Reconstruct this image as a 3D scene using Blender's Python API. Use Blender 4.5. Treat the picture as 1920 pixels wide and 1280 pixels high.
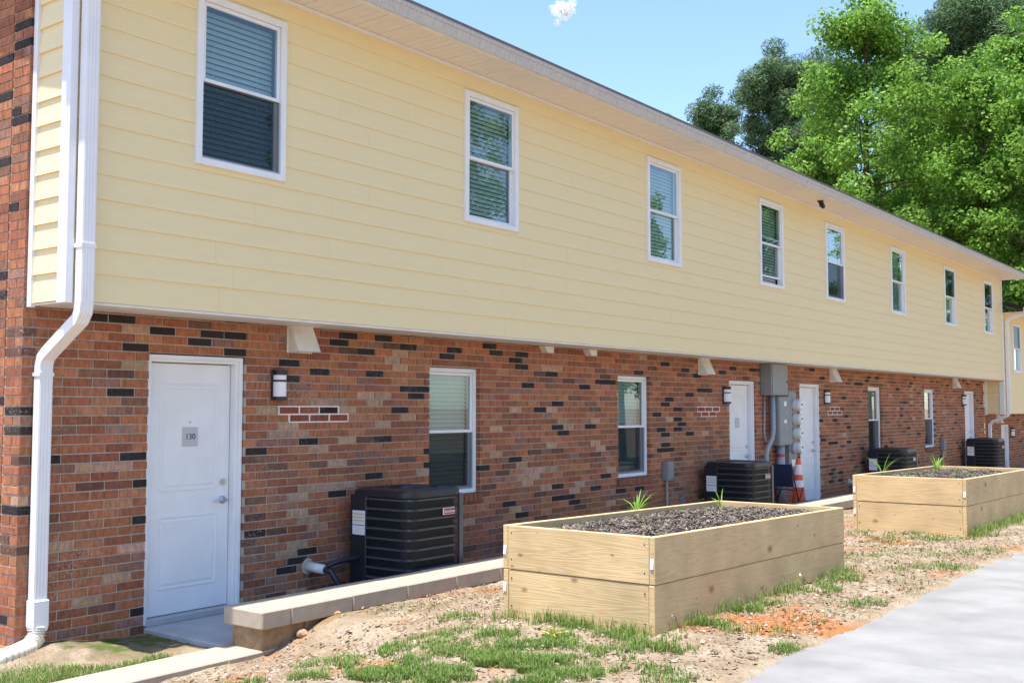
import bpy, bmesh, math, random
import numpy as np
from mathutils import Vector, Matrix
random.seed(7); RNG = np.random.default_rng(11)
R = math.radians
for o in list(bpy.data.objects): bpy.data.objects.remove(o)
scn = bpy.context.scene; COL = scn.collection

# ------------------------------------------------------------------ camera, sky, sun, exposure
TH = R(37.26); PITCH = math.atan(124/2010.0); CAMZ = 1.675; FPX = 2010.0
F0 = Vector((math.cos(TH), math.sin(TH), 0)); RT = Vector((math.sin(TH), -math.cos(TH), 0)); UP = Vector((0, 0, 1))
FW = F0*math.cos(PITCH) + UP*math.sin(PITCH); UC = -F0*math.sin(PITCH) + UP*math.cos(PITCH)
CAM = Vector((0, 0, CAMZ))
cd = bpy.data.cameras.new('camera'); cam = bpy.data.objects.new('camera', cd); COL.objects.link(cam)
cam.matrix_world = Matrix.Translation(CAM) @ Matrix((RT, UC, -FW)).transposed().to_4x4()
cd.sensor_width = 36; cd.lens = FPX/1920*36; cd.clip_start = 0.1; cd.clip_end = 6000
scn.camera = cam
SUN = Vector((-0.25, 0.0, 1.0)).normalized()
w = bpy.data.worlds.new('World'); scn.world = w; w.use_nodes = True
nt = w.node_tree; bg = nt.nodes['Background']
sky = nt.nodes.new('ShaderNodeTexSky'); sky.sky_type = 'NISHITA'; sky.sun_disc = False
sky.sun_elevation = math.asin(SUN.z); sky.sun_rotation = math.atan2(SUN.x, SUN.y) % (2*math.pi)
sky.altitude = 100; sky.air_density = 1.0; sky.dust_density = 0.6; sky.ozone_density = 4.0
nt.links.new(sky.outputs[0], bg.inputs[0]); bg.inputs[1].default_value = 0.15
sl = bpy.data.lights.new('sun', 'SUN'); sl.energy = 4.3; sl.angle = R(0.53); sl.color = (1, 0.96, 0.9)
so = bpy.data.objects.new('sun', sl); COL.objects.link(so); so.rotation_euler = SUN.to_track_quat('Z', 'Y').to_euler()
scn.view_settings.view_transform = 'Standard'; scn.view_settings.look = 'None'
scn.view_settings.exposure = 1.12; scn.view_settings.gamma = 1.0

def ray(x, y): return FW + RT*((x-960)/FPX) - UC*((y-640)/FPX)
def onZ(x, y, z): d = ray(x, y); return CAM + d*((z-CAMZ)/d.z)
def onY(x, y, Y): d = ray(x, y); return CAM + d*(Y/d.y)
def proj(p):
    d = Vector(p)-CAM; q = d.dot(FW)
    return (960+FPX*d.dot(RT)/q, 640-FPX*d.dot(UC)/q) if q > 0.05 else (-9999, -9999)
def at(px, depth): lat = (px-960)*depth/FPX; return F0*depth + RT*lat

# ------------------------------------------------------------------ materials
MATS = {}
def newmat(name):
    m = bpy.data.materials.new(name); m.use_nodes = True; MATS[name] = m
    return m, m.node_tree, m.node_tree.nodes['Principled BSDF']
def N(t, kind, **kw):
    n = t.nodes.new(kind)
    for k, v in kw.items(): setattr(n, k, v)
    return n
def mat(name, col, rough=0.6, metal=0.0, noise=0.0, nscale=8.0, bump=0.0, bscale=60.0, spec=0.5, stretch=None):
    m, t, b = newmat(name)
    b.inputs['Roughness'].default_value = rough; b.inputs['Metallic'].default_value = metal
    b.inputs['Specular IOR Level'].default_value = spec
    b.inputs['Base Color'].default_value = (*col, 1)
    tc = N(t, 'ShaderNodeTexCoord'); mp = N(t, 'ShaderNodeMapping'); t.links.new(tc.outputs['Object'], mp.inputs[0])
    if stretch: mp.inputs['Scale'].default_value = stretch
    if noise:
        n = N(t, 'ShaderNodeTexNoise'); n.inputs['Scale'].default_value = nscale; n.inputs['Detail'].default_value = 6
        t.links.new(mp.outputs[0], n.inputs['Vector'])
        mr = N(t, 'ShaderNodeMapRange'); mr.inputs['From Min'].default_value = 0.25; mr.inputs['From Max'].default_value = 0.75
        mr.inputs['To Min'].default_value = 1-noise; mr.inputs['To Max'].default_value = 1+noise
        t.links.new(n.outputs[0], mr.inputs[0])
        mx = N(t, 'ShaderNodeVectorMath', operation='SCALE'); mx.inputs[0].default_value = col
        t.links.new(mr.outputs[0], mx.inputs['Scale']); t.links.new(mx.outputs[0], b.inputs['Base Color'])
    if bump:
        n2 = N(t, 'ShaderNodeTexNoise'); n2.inputs['Scale'].default_value = bscale; n2.inputs['Detail'].default_value = 5
        t.links.new(mp.outputs[0], n2.inputs['Vector'])
        bp = N(t, 'ShaderNodeBump'); bp.inputs['Strength'].default_value = bump; bp.inputs['Distance'].default_value = 0.01
        t.links.new(n2.outputs[0], bp.inputs['Height']); t.links.new(bp.outputs[0], b.inputs['Normal'])
    return m
def islandmat(name, cols, rough=0.7, trans=0.0):
    """colour picked at random per loose piece, with optional light passing through"""
    m, t, b = newmat(name)
    g = N(t, 'ShaderNodeNewGeometry'); cr = N(t, 'ShaderNodeValToRGB'); cr.color_ramp.interpolation = 'LINEAR'
    e = cr.color_ramp.elements
    while len(e) < len(cols): e.new(0.5)
    for i, c in enumerate(cols): e[i].position = i/(len(cols)-1); e[i].color = (*c, 1)
    t.links.new(g.outputs['Random Per Island'], cr.inputs[0]); t.links.new(cr.outputs[0], b.inputs['Base Color'])
    b.inputs['Roughness'].default_value = rough; b.inputs['Specular IOR Level'].default_value = 0.25
    if trans:
        tr = N(t, 'ShaderNodeBsdfTranslucent'); mx = N(t, 'ShaderNodeMixShader'); mx.inputs[0].default_value = trans
        t.links.new(cr.outputs[0], tr.inputs[0]); t.links.new(b.outputs[0], mx.inputs[1]); t.links.new(tr.outputs[0], mx.inputs[2])
        t.links.new(mx.outputs[0], t.nodes['Material Output'].inputs[0])
    return m

mat('siding', (0.82, 0.675, 0.385), 0.55, noise=0.025, nscale=3, bump=0.12, bscale=25, stretch=(0.6, 1, 9))
mat('white', (0.79, 0.79, 0.81), 0.42, noise=0.06, nscale=3.5, bump=.05, bscale=30)
mat('white_dirty', (0.74, 0.72, 0.68), 0.5, noise=0.14, nscale=7)
mat('soffit', (0.76, 0.70, 0.64), 0.55, noise=0.06, nscale=4)
mat('gutter', (0.50, 0.48, 0.47), 0.5, noise=0.2, nscale=9, stretch=(6, 1, 1))
mat('mortar', (0.47, 0.41, 0.34), 0.95, noise=0.2, nscale=20, bump=0.6, bscale=220)
mat('mortar_white', (0.78, 0.74, 0.70), 0.9, noise=0.1, nscale=30, bump=0.5, bscale=150)
mat('shingle', (0.16, 0.145, 0.13), 0.9, noise=0.3, nscale=40)
mat('dark', (0.02, 0.022, 0.025), 0.6)
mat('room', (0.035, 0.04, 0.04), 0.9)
mat('slat', (0.60, 0.63, 0.61), 0.5, noise=.06, nscale=3)
mat('black_metal', (0.012, 0.014, 0.018), 0.38, noise=0.2)
mat('ac_dark', (0.016, 0.021, 0.028), 0.35, noise=0.15, nscale=4)
mat('ac_rail', (0.085, 0.092, 0.10), 0.38, noise=0.15, nscale=6)
mat('ac_coil', (0.006, 0.007, 0.009), 0.6)
mat('steel', (0.55, 0.56, 0.58), 0.3, metal=0.9)
mat('grey_box', (0.23, 0.25, 0.26), 0.45, noise=0.06, nscale=6)
mat('grey_pipe', (0.33, 0.34, 0.37), 0.5, noise=0.08)
mat('plate', (0.50, 0.50, 0.53), 0.45)
mat('ink', (0.02, 0.02, 0.02), 0.6)
mat('sticker', (0.78, 0.80, 0.82), 0.5, noise=0.05, nscale=30)
mat('orange_ink', (0.75, 0.36, 0.05), 0.5)
mat('blue_ink', (0.05, 0.08, 0.25), 0.5)
mat('badge_red', (0.33, 0.045, 0.04), 0.4)
mat('lamp_glass', (0.82, 0.83, 0.86), 0.35)
mat('concrete', (0.245, 0.238, 0.228), 0.9, noise=0.2, nscale=2.6, bump=0.5, bscale=170)
mat('slab', (0.40, 0.41, 0.42), 0.9, noise=0.12, nscale=5, bump=0.2, bscale=120)
mat('cap_block', (0.40, 0.335, 0.26), 0.92, noise=0.10, nscale=14, bump=0.5, bscale=260)
mat('wall_block', (0.30, 0.20, 0.11), 0.95, noise=0.3, nscale=18, bump=0.9, bscale=110)
mat('cone_orange', (0.80, 0.10, 0.025), 0.5, noise=0.06)
mat('cone_white', (0.74, 0.73, 0.72), 0.5, noise=0.08, nscale=14)
mat('red_band', (0.60, 0.05, 0.04), 0.5)
mat('navy', (0.012, 0.018, 0.06), 0.7)
mat('pvc', (0.72, 0.72, 0.70), 0.45, noise=0.1)
mat('hose', (0.015, 0.02, 0.035), 0.35)
mat('flex_pipe', (0.72, 0.68, 0.56), 0.5, noise=0.15, nscale=12)
mat('bark', (0.075, 0.058, 0.045), 0.95, noise=0.35, nscale=6, bump=0.8, bscale=14)
mat('rock', (0.42, 0.25, 0.15), 0.95, noise=0.3, nscale=14, bump=0.8, bscale=60)
mat('petal', (0.75, 0.62, 0.05), 0.6); mat('clover', (0.75, 0.74, 0.66), 0.7)
islandmat('leaf', [(0.09, 0.19, 0.022), (0.16, 0.31, 0.04), (0.23, 0.41, 0.06), (0.33, 0.50, 0.11)], 0.45, 0.5)
islandmat('needle', [(0.07, 0.125, 0.055), (0.12, 0.20, 0.085), (0.18, 0.27, 0.125)], 0.6, 0.3)
islandmat('grass', [(0.08, 0.17, 0.025), (0.14, 0.25, 0.04), (0.20, 0.31, 0.07), (0.33, 0.31, 0.14)], 0.6, 0.35)
islandmat('weed', [(0.14, 0.30, 0.03), (0.24, 0.40, 0.06)], 0.5, 0.35)
islandmat('chips', [(0.05, 0.04, 0.034), (0.10, 0.08, 0.068), (0.17, 0.135, 0.115), (0.30, 0.25, 0.21)], 0.9)
islandmat('debris', [(0.08, 0.05, 0.03), (0.20, 0.13, 0.085), (0.30, 0.22, 0.16), (0.40, 0.33, 0.26)], 0.9)
mat('soil', (0.05, 0.038, 0.03), 1.0, noise=0.4, nscale=30, bump=1.0, bscale=60)
mat('cloud', (0.9, 0.9, 0.9), 1.0)

# bricks: colour attribute x streaky stains
m, t, b = newmat('brick')
ca = N(t, 'ShaderNodeVertexColor'); ca.layer_name = 'tint'
tc = N(t, 'ShaderNodeTexCoord'); gm = N(t, 'ShaderNodeNewGeometry')
n1 = N(t, 'ShaderNodeTexNoise'); n1.inputs['Scale'].default_value = 26; n1.inputs['Detail'].default_value = 6
mp = N(t, 'ShaderNodeMapping'); mp.inputs['Scale'].default_value = (1.6, 1.6, 0.5)
t.links.new(gm.outputs['Position'], mp.inputs[0]); t.links.new(mp.outputs[0], n1.inputs['Vector'])
mr = N(t, 'ShaderNodeMapRange'); mr.inputs['From Min'].default_value = 0.3; mr.inputs['From Max'].default_value = 0.72
mr.inputs['To Min'].default_value = 0.62; mr.inputs['To Max'].default_value = 1.25
t.links.new(n1.outputs[0], mr.inputs[0])
sc = N(t, 'ShaderNodeVectorMath', operation='SCALE'); t.links.new(ca.outputs[0], sc.inputs[0]); t.links.new(mr.outputs[0], sc.inputs['Scale'])
n2 = N(t, 'ShaderNodeTexNoise'); n2.inputs['Scale'].default_value = 1.1; n2.inputs['Detail'].default_value = 4
t.links.new(gm.outputs['Position'], n2.inputs['Vector'])
n3 = N(t, 'ShaderNodeTexNoise'); n3.inputs['Scale'].default_value = 55; n3.inputs['Detail'].default_value = 3
t.links.new(gm.outputs['Position'], n3.inputs['Vector'])
ml = N(t, 'ShaderNodeMath', operation='MULTIPLY'); t.links.new(n2.outputs[0], ml.inputs[0]); t.links.new(n3.outputs[0], ml.inputs[1])
m2 = N(t, 'ShaderNodeMapRange'); m2.inputs['From Min'].default_value = 0.33; m2.inputs['From Max'].default_value = 0.43
m2.inputs['To Max'].default_value = 0.55; t.links.new(ml.outputs[0], m2.inputs[0])
mx = N(t, 'ShaderNodeMixRGB'); mx.inputs[2].default_value = (0.50, 0.38, 0.30, 1)
t.links.new(m2.outputs[0], mx.inputs[0]); t.links.new(sc.outputs[0], mx.inputs[1])
t.links.new(mx.outputs[0], b.inputs['Base Color'])
bp = N(t, 'ShaderNodeBump'); bp.inputs['Strength'].default_value = 0.5; bp.inputs['Distance'].default_value = 0.006
n4 = N(t, 'ShaderNodeTexNoise'); n4.inputs['Scale'].default_value = 90; n4.inputs['Detail'].default_value = 5
t.links.new(gm.outputs['Position'], n4.inputs['Vector']); t.links.new(n4.outputs[0], bp.inputs['Height']); t.links.new(bp.outputs[0], b.inputs['Normal'])
b.inputs['Roughness'].default_value = 0.85; b.inputs['Specular IOR Level'].default_value = 0.3

# treated pine boards: long grain, growth figure, knots
m, t, b = newmat('wood')
tc = N(t, 'ShaderNodeTexCoord'); oi = N(t, 'ShaderNodeObjectInfo')
ad = N(t, 'ShaderNodeVectorMath', operation='ADD'); t.links.new(tc.outputs['Object'], ad.inputs[0])
cm = N(t, 'ShaderNodeCombineXYZ'); mu = N(t, 'ShaderNodeMath', operation='MULTIPLY'); mu.inputs[1].default_value = 37.0
t.links.new(oi.outputs['Random'], mu.inputs[0]); t.links.new(mu.outputs[0], cm.inputs[0]); t.links.new(mu.outputs[0], cm.inputs[2])
t.links.new(cm.outputs[0], ad.inputs[1])
mp = N(t, 'ShaderNodeMapping'); mp.inputs['Scale'].default_value = (0.32, 0.32, 6); t.links.new(ad.outputs[0], mp.inputs[0])
nz = N(t, 'ShaderNodeTexNoise'); nz.inputs['Scale'].default_value = 1.6; nz.inputs['Detail'].default_value = 2; t.links.new(mp.outputs[0], nz.inputs['Vector'])
ms = N(t, 'ShaderNodeMath', operation='MULTIPLY'); ms.inputs[1].default_value = 120; t.links.new(nz.outputs[0], ms.inputs[0])
sn = N(t, 'ShaderNodeMath', operation='SINE'); t.links.new(ms.outputs[0], sn.inputs[0])
rg = N(t, 'ShaderNodeMapRange'); rg.inputs['From Min'].default_value = 0.1; rg.inputs['From Max'].default_value = 1.0; t.links.new(sn.outputs[0], rg.inputs[0])
c1 = N(t, 'ShaderNodeMixRGB'); c1.inputs[1].default_value = (0.62, 0.44, 0.235, 1); c1.inputs[2].default_value = (0.57, 0.385, 0.19, 1)
t.links.new(rg.outputs[0], c1.inputs[0])
sx = N(t, 'ShaderNodeSeparateXYZ'); t.links.new(ad.outputs[0], sx.inputs[0])
ax = N(t, 'ShaderNodeMath', operation='ADD'); t.links.new(sx.outputs[0], ax.inputs[0]); t.links.new(sx.outputs[1], ax.inputs[1])
cxy = N(t, 'ShaderNodeCombineXYZ'); t.links.new(ax.outputs[0], cxy.inputs[0]); t.links.new(sx.outputs[2], cxy.inputs[1])
mpk = N(t, 'ShaderNodeMapping'); mpk.inputs['Scale'].default_value = (2.6, 4.2, 1); t.links.new(cxy.outputs[0], mpk.inputs[0])
vo = N(t, 'ShaderNodeTexVoronoi', voronoi_dimensions='2D'); vo.inputs['Scale'].default_value = 1.0; t.links.new(mpk.outputs[0], vo.inputs['Vector'])
kr = N(t, 'ShaderNodeMapRange'); kr.inputs['From Min'].default_value = 0.03; kr.inputs['From Max'].default_value = 0.11
kr.inputs['To Min'].default_value = 0.7; kr.inputs['To Max'].default_value = 0.0; sc_ = N(t, 'ShaderNodeSeparateColor'); t.links.new(vo.outputs['Color'], sc_.inputs[0])
ma_ = N(t, 'ShaderNodeMath', operation='MULTIPLY_ADD'); ma_.inputs[1].default_value = 4.5; ma_.inputs[2].default_value = .55; t.links.new(sc_.outputs[0], ma_.inputs[0])
mm_ = N(t, 'ShaderNodeMath', operation='MULTIPLY'); t.links.new(vo.outputs['Distance'], mm_.inputs[0]); t.links.new(ma_.outputs[0], mm_.inputs[1]); t.links.new(mm_.outputs[0], kr.inputs[0])
c2 = N(t, 'ShaderNodeMixRGB'); c2.inputs[2].default_value = (0.19, 0.10, 0.04, 1); t.links.new(kr.outputs[0], c2.inputs[0]); t.links.new(c1.outputs[0], c2.inputs[1])
nf = N(t, 'ShaderNodeTexNoise'); nf.inputs['Scale'].default_value = 3.0; nf.inputs['Detail'].default_value = 8; t.links.new(ad.outputs[0], nf.inputs['Vector'])
fr = N(t, 'ShaderNodeMapRange'); fr.inputs['From Min'].default_value = 0.3; fr.inputs['From Max'].default_value = 0.7; fr.inputs['To Min'].default_value = 0.82; fr.inputs['To Max'].default_value = 1.12
t.links.new(nf.outputs[0], fr.inputs[0])
c3 = N(t, 'ShaderNodeVectorMath', operation='SCALE'); t.links.new(c2.outputs[0], c3.inputs[0]); t.links.new(fr.outputs[0], c3.inputs['Scale'])
t.links.new(c3.outputs[0], b.inputs['Base Color']); b.inputs['Roughness'].default_value = 0.75; b.inputs['Specular IOR Level'].default_value = 0.25
bp = N(t, 'ShaderNodeBump'); bp.inputs['Strength'].default_value = 0.1; bp.inputs['Distance'].default_value = 0.003
t.links.new(sn.outputs[0], bp.inputs['Height']); t.links.new(bp.outputs[0], b.inputs['Normal'])

# bare ground: pale sand, brown dirt, orange clay
m, t, b = newmat('dirt')
gm = N(t, 'ShaderNodeNewGeometry')
def noise(scale, detail=6):
    n = N(t, 'ShaderNodeTexNoise'); n.inputs['Scale'].default_value = scale; n.inputs['Detail'].default_value = detail
    t.links.new(gm.outputs['Position'], n.inputs['Vector']); return n.outputs[0]
def ramp(src, a, b_, lo=0.0, hi=1.0):
    r = N(t, 'ShaderNodeMapRange'); r.inputs['From Min'].default_value = a; r.inputs['From Max'].default_value = b_
    r.inputs['To Min'].default_value = lo; r.inputs['To Max'].default_value = hi; t.links.new(src, r.inputs[0]); return r.outputs[0]
def mixc(f, a, c):
    x = N(t, 'ShaderNodeMixRGB'); t.links.new(f, x.inputs[0])
    for i, v in ((1, a), (2, c)):
        if isinstance(v, tuple): x.inputs[i].default_value = (*v, 1)
        else: t.links.new(v, x.inputs[i])
    return x.outputs[0]
c = mixc(ramp(noise(3.2), 0.38, 0.62), (0.25, 0.185, 0.118), (0.35, 0.285, 0.205))
c = mixc(ramp(noise(1.3), 0.56, 0.66), c, (0.36, 0.15, 0.06))
c = mixc(ramp(noise(38), 0.52, 0.68, 0, 0.6), c, (0.16, 0.10, 0.062))
c = mixc(ramp(noise(0.9), 0.60, 0.7, 0, 0.35), c, (0.10, 0.12, 0.035))
vd = N(t, 'ShaderNodeVectorMath', operation='DISTANCE'); t.links.new(gm.outputs['Position'], vd.inputs[0]); vd.inputs[1].default_value = (4.62, 7.22, 0)
nd = N(t, 'ShaderNodeMath', operation='MULTIPLY_ADD'); nd.inputs[1].default_value = .9; t.links.new(noise(6), nd.inputs[0]); t.links.new(vd.outputs['Value'], nd.inputs[2])
moss = mixc(ramp(noise(9), .45, .58), (0.19, 0.145, 0.09), (0.075, 0.11, 0.022))
c = mixc(ramp(nd.outputs[0], .75, 1.05, .95, 0), c, moss)
t.links.new(c, b.inputs['Base Color']); b.inputs['Roughness'].default_value = 1.0; b.inputs['Specular IOR Level'].default_value = 0.1
bp = N(t, 'ShaderNodeBump'); bp.inputs['Strength'].default_value = 1.0; bp.inputs['Distance'].default_value = 0.02
t.links.new(noise(45, 8), bp.inputs['Height']); t.links.new(bp.outputs[0], b.inputs['Normal'])

# window glass: clear sheet with fresnel reflection
def glass(name, tint, refl):
    m, t, b = newmat(name); t.nodes.remove(b)
    tr = N(t, 'ShaderNodeBsdfTransparent'); tr.inputs[0].default_value = (*tint, 1)
    gl = N(t, 'ShaderNodeBsdfGlossy'); gl.inputs['Roughness'].default_value = 0.01; gl.inputs[0].default_value = (0.95, 1, 1, 1)
    lw = N(t, 'ShaderNodeLayerWeight'); lw.inputs[0].default_value = 0.5
    fr = N(t, 'ShaderNodeMath', operation='POWER'); fr.inputs[1].default_value = 4.0; t.links.new(lw.outputs['Facing'], fr.inputs[0])
    ml = N(t, 'ShaderNodeMath', operation='MULTIPLY_ADD'); ml.inputs[1].default_value = 0.9*refl; ml.inputs[2].default_value = 0.07*refl; ml.use_clamp = True
    mx = N(t, 'ShaderNodeMixShader'); t.links.new(fr.outputs[0], ml.inputs[0]); t.links.new(ml.outputs[0], mx.inputs[0])
    t.links.new(tr.outputs[0], mx.inputs[1]); t.links.new(gl.outputs[0], mx.inputs[2]); t.links.new(mx.outputs[0], t.nodes['Material Output'].inputs[0])
glass('glass', (0.62, 0.77, 0.75), 1.7); glass('screen', (0.42, 0.43, 0.45), 0.1)

# ------------------------------------------------------------------ mesh helpers
class MB:
    def __init__(s): s.v = []; s.f = []; s.c = []
    def add(s, vs, fs):
        n = len(s.v); s.v += [tuple(p) for p in vs]; s.f += [tuple(i+n for i in q) for q in fs]; return s
    def box(s, x0, x1, y0, y1, z0, z1):
        return s.add([(x0, y0, z0), (x1, y0, z0), (x1, y1, z0), (x0, y1, z0), (x0, y0, z1), (x1, y0, z1), (x1, y1, z1), (x0, y1, z1)],
                     [(0, 3, 2, 1), (4, 5, 6, 7), (0, 1, 5, 4), (1, 2, 6, 5), (2, 3, 7, 6), (3, 0, 4, 7)])
    def prism(s, poly, axis, a, b_):
        """extrude a 2-D polygon along an axis ('x': poly=(y,z), 'y': (x,z), 'z': (x,y))"""
        mk = {'x': lambda p, q: (q, p[0], p[1]), 'y': lambda p, q: (p[0], q, p[1]), 'z': lambda p, q: (p[0], p[1], q)}[axis]
        n = len(poly); vs = [mk(p, a) for p in poly]+[mk(p, b_) for p in poly]
        return s.add(vs, [tuple(range(n-1, -1, -1)), tuple(range(n, 2*n))]+[(i, (i+1) % n, (i+1) % n+n, i+n) for i in range(n)])
    def tube(s, pts, r, n=10, cap=True):
        pts = [Vector(p) for p in pts]; rs = r if isinstance(r, (list, tuple)) else [r]*len(pts)
        base = len(s.v); pu = None
        for i, p in enumerate(pts):
            d = (pts[min(i+1, len(pts)-1)]-pts[max(i-1, 0)]).normalized()
            u = (pu - d*pu.dot(d)) if pu is not None else d.orthogonal()
            u = u.normalized(); pu = u; v = d.cross(u)
            for k in range(n):
                a = 2*math.pi*k/n; s.v.append(tuple(p+(u*math.cos(a)+v*math.sin(a))*rs[i]))
        for i in range(len(pts)-1):
            for k in range(n):
                a = base+i*n+k; b_ = base+i*n+(k+1) % n; s.f.append((a, b_, b_+n, a+n))
        if cap: s.f.append(tuple(base+k for k in range(n-1, -1, -1))); s.f.append(tuple(base+(len(pts)-1)*n+k for k in range(n)))
        return s
    def build(s, name, m, parent=None, smooth=False, bevel=0.0, origin=None):
        me = bpy.data.meshes.new(name)
        o0 = Vector(origin) if origin else Vector((0, 0, 0))
        me.from_pydata([tuple(Vector(p)-o0) for p in s.v], [], s.f)
        bm = bmesh.new(); bm.from_mesh(me)
        if bevel: bmesh.ops.bevel(bm, geom=list(bm.edges), offset=bevel, segments=1, affect='EDGES', profile=0.5)
        bmesh.ops.recalc_face_normals(bm, faces=bm.faces); bm.to_mesh(me); bm.free()
        me.materials.append(MATS[m])
        if smooth: me.polygons.foreach_set('use_smooth', [True]*len(me.polygons))
        o = bpy.data.objects.new(name, me); COL.objects.link(o); o.location = o0
        if parent: put(o, parent)
        return o
def worldloc(o):
    v = Vector(o.location)
    while o.parent: o = o.parent; v += Vector(o.location)
    return v
def put(o, parent):
    """parent without moving (all parents are unrotated, unscaled)"""
    wl = Vector(o.location); o.parent = parent; o.location = wl - worldloc(parent)
def tag(o, label, cat, group=None, kind=None):
    if label: o['label'] = label
    if cat: o['category'] = cat
    if group: o['group'] = group
    if kind: o['kind'] = kind
    return o
def empty(name, loc, label, cat, group=None):
    o = bpy.data.objects.new(name, None); COL.objects.link(o); o.location = loc; o.empty_display_size = 0.1
    return tag(o, label, cat, group)
def structure(o): o['kind'] = 'structure'; return o
def stuff(o): o['kind'] = 'stuff'; return o
def text(name, body, size, loc, rot, m, parent):
    cu = bpy.data.curves.new(name, 'FONT'); cu.body = body; cu.size = size; cu.align_x = 'CENTER'; cu.align_y = 'CENTER'; cu.extrude = 0.0008
    tmp = bpy.data.objects.new('t', cu); COL.objects.link(tmp)
    dg = bpy.context.evaluated_depsgraph_get(); me = bpy.data.meshes.new_from_object(tmp.evaluated_get(dg))
    bpy.data.objects.remove(tmp); me.materials.clear(); me.materials.append(MATS[m])
    o = bpy.data.objects.new(name, me); COL.objects.link(o); o.location = loc; o.rotation_euler = rot; put(o, parent); return o
def quadmesh(name, P, m, parent=None, nv=4):
    """P: (n, nv, 3) array of separate flat pieces"""
    P = np.asarray(P, dtype=np.float32); n = len(P); me = bpy.data.meshes.new(name)
    me.vertices.add(n*nv); me.vertices.foreach_set('co', P.reshape(-1)); me.loops.add(n*nv)
    me.loops.foreach_set('vertex_index', np.arange(n*nv, dtype=np.int32)); me.polygons.add(n)
    me.polygons.foreach_set('loop_start', np.arange(0, n*nv, nv, dtype=np.int32)); me.update(calc_edges=True); me.validate()
    me.materials.append(MATS[m]); o = bpy.data.objects.new(name, me); COL.objects.link(o)
    if parent: put(o, parent)
    return o

# ------------------------------------------------------------------ key dimensions (metres; x along the facade, y into the building)
YB, YS, YE = 7.383, 6.90, 6.355         # brick face, siding face, eave edge
X0, X1 = 3.95, 30.75                     # block ends
ZB, ZS = 2.41, 5.115                     # overhang underside, soffit
CH, BP = 0.0704, 0.2395                  # brick course, brick pitch
DROP = -0.91                             # the far block steps down
PZ = 0.29                                # path level

# ------------------------------------------------------------------ ground
def sm(a, b_, x): q = min(1, max(0, (x-a)/(b_-a))); return q*q*(3-2*q)
def gh(x, y):
    if y > 6.2: return -0.07 + (0.07*sm(4.9, 4.1, x)*sm(6.7, 7.3, y) if x < 4.95 else 0)
    wl = -0.065 + 0.19*sm(4.95, 5.75, x)
    h = wl + (0.325-wl)*sm(6.05, 3.9, y)
    if y < 2.26: h = PZ-0.07
    elif y < 2.75:
        e = PZ-.07+.078*min(1, (y-2.26)/.19); f = sm(2.45, 2.75, y); h = e*(1-f)+h*f
    if x < 4.4: h -= 0.12*sm(4.4, 2.0, x)*sm(4.0, 5.5, y)
    return h - 0.05*max(0, x-16) if x < 60 else h-2.2
xs = np.concatenate([[-900, -300, -100, -40, -15, -6, -2, 0, 1, 2], np.arange(2.5, 15.0, 0.05), np.arange(15, 32, 0.5), [34, 38, 45, 60, 90, 150, 300, 900, 2500]])
ys = np.concatenate([[-2500, -900, -300, -100, -40, -15, -6, -2, 0, 1, 1.8], np.arange(2.25, 7.4, 0.045), [7.6, 9, 12, 18, 30, 60, 120, 300, 900, 2500]])
from mathutils import noise as mn
vs = []; fs = []
for y in ys:
    for x in xs:
        z = gh(x, y)
        if 2.4 < x < 16 and 2.28 < y < 7.4:
            z += 0.016*mn.noise((x*2.3, y*2.3, 0)) + 0.010*mn.noise((x*8, y*8, 3)) + 0.008*mn.noise((x*21, y*21, 5))
            q = Vector((x-5.55, y-5.75)).length
            if q < 0.35: z += 0.03*(1-q/0.35)*(1+1.5*mn.noise((x*14, y*14, 8)))
        vs.append((x, y, z))
nx = len(xs)
for j in range(len(ys)-1):
    for i in range(nx-1): fs.append((j*nx+i, j*nx+i+1, (j+1)*nx+i+1, (j+1)*nx+i))
g = MB(); g.v = vs; g.f = fs
structure(g.build('ground', 'dirt', smooth=True))
def gz(x, y): return gh(x, y)

# concrete path: slabs with joints between them
path = empty('path', (0, 1.5, PZ), None, None); structure(path)
jx = [-9.2, -6.0, -2.8, 0.4, 3.6, 6.0, 9.05, 12.2, 15.4, 18.6, 21.8]
for a, b_ in zip(jx[:-1], jx[1:]):
    MB().prism([(a+.005, -0.35), (b_-.005, -0.35), (b_-.005, 2.47), (a+.005, 2.47)], 'z', PZ-0.12, PZ).build('path_slab', 'concrete', path, bevel=0.006, origin=(a, 1, PZ-.06))
# door stoop slab, strip of concrete behind the retaining wall
structure(MB().box(4.99, 6.6, 6.40, YB+.05, -0.14, -0.035).build('stoop', 'slab', bevel=0.008))

# ------------------------------------------------------------------ retaining wall and edging
rw = empty('retaining_wall', (5, 6.2, 0), 'low retaining wall of brown blocks under pale concrete cap stones beside the building', 'wall')
x = 4.98; k = 0
while x < 26:
    L = 0.27 if k == 0 else 0.61
    dz = random.uniform(-.002, .002)
    MB().box(x+.002, x+L-.002, 5.98, 6.41, 0.125+dz, 0.25+dz).build('cap_stone', 'cap_block', rw, bevel=0.009, origin=(x, 6, .2))
    x += L; k += 1
x = 5.02
while x < 26:
    MB().box(x+.003, x+.397, 6.03, 6.36, -0.2, 0.122).build('block', 'wall_block', rw, bevel=0.008, origin=(x, 6.1, 0)); x += 0.4
ed = empty('edging', (3, 6.2, -.03), 'flush pale concrete edging strip leading up to the end of the retaining wall', 'edging')
for x in np.arange(-3.61, 4.9, 1.39): MB().box(x+.003, x+1.387, 6.02, 6.40, -0.13, -0.03).build('edging_slab', 'cap_block', ed, bevel=0.008, origin=(x, 6.2, -.08))

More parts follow.
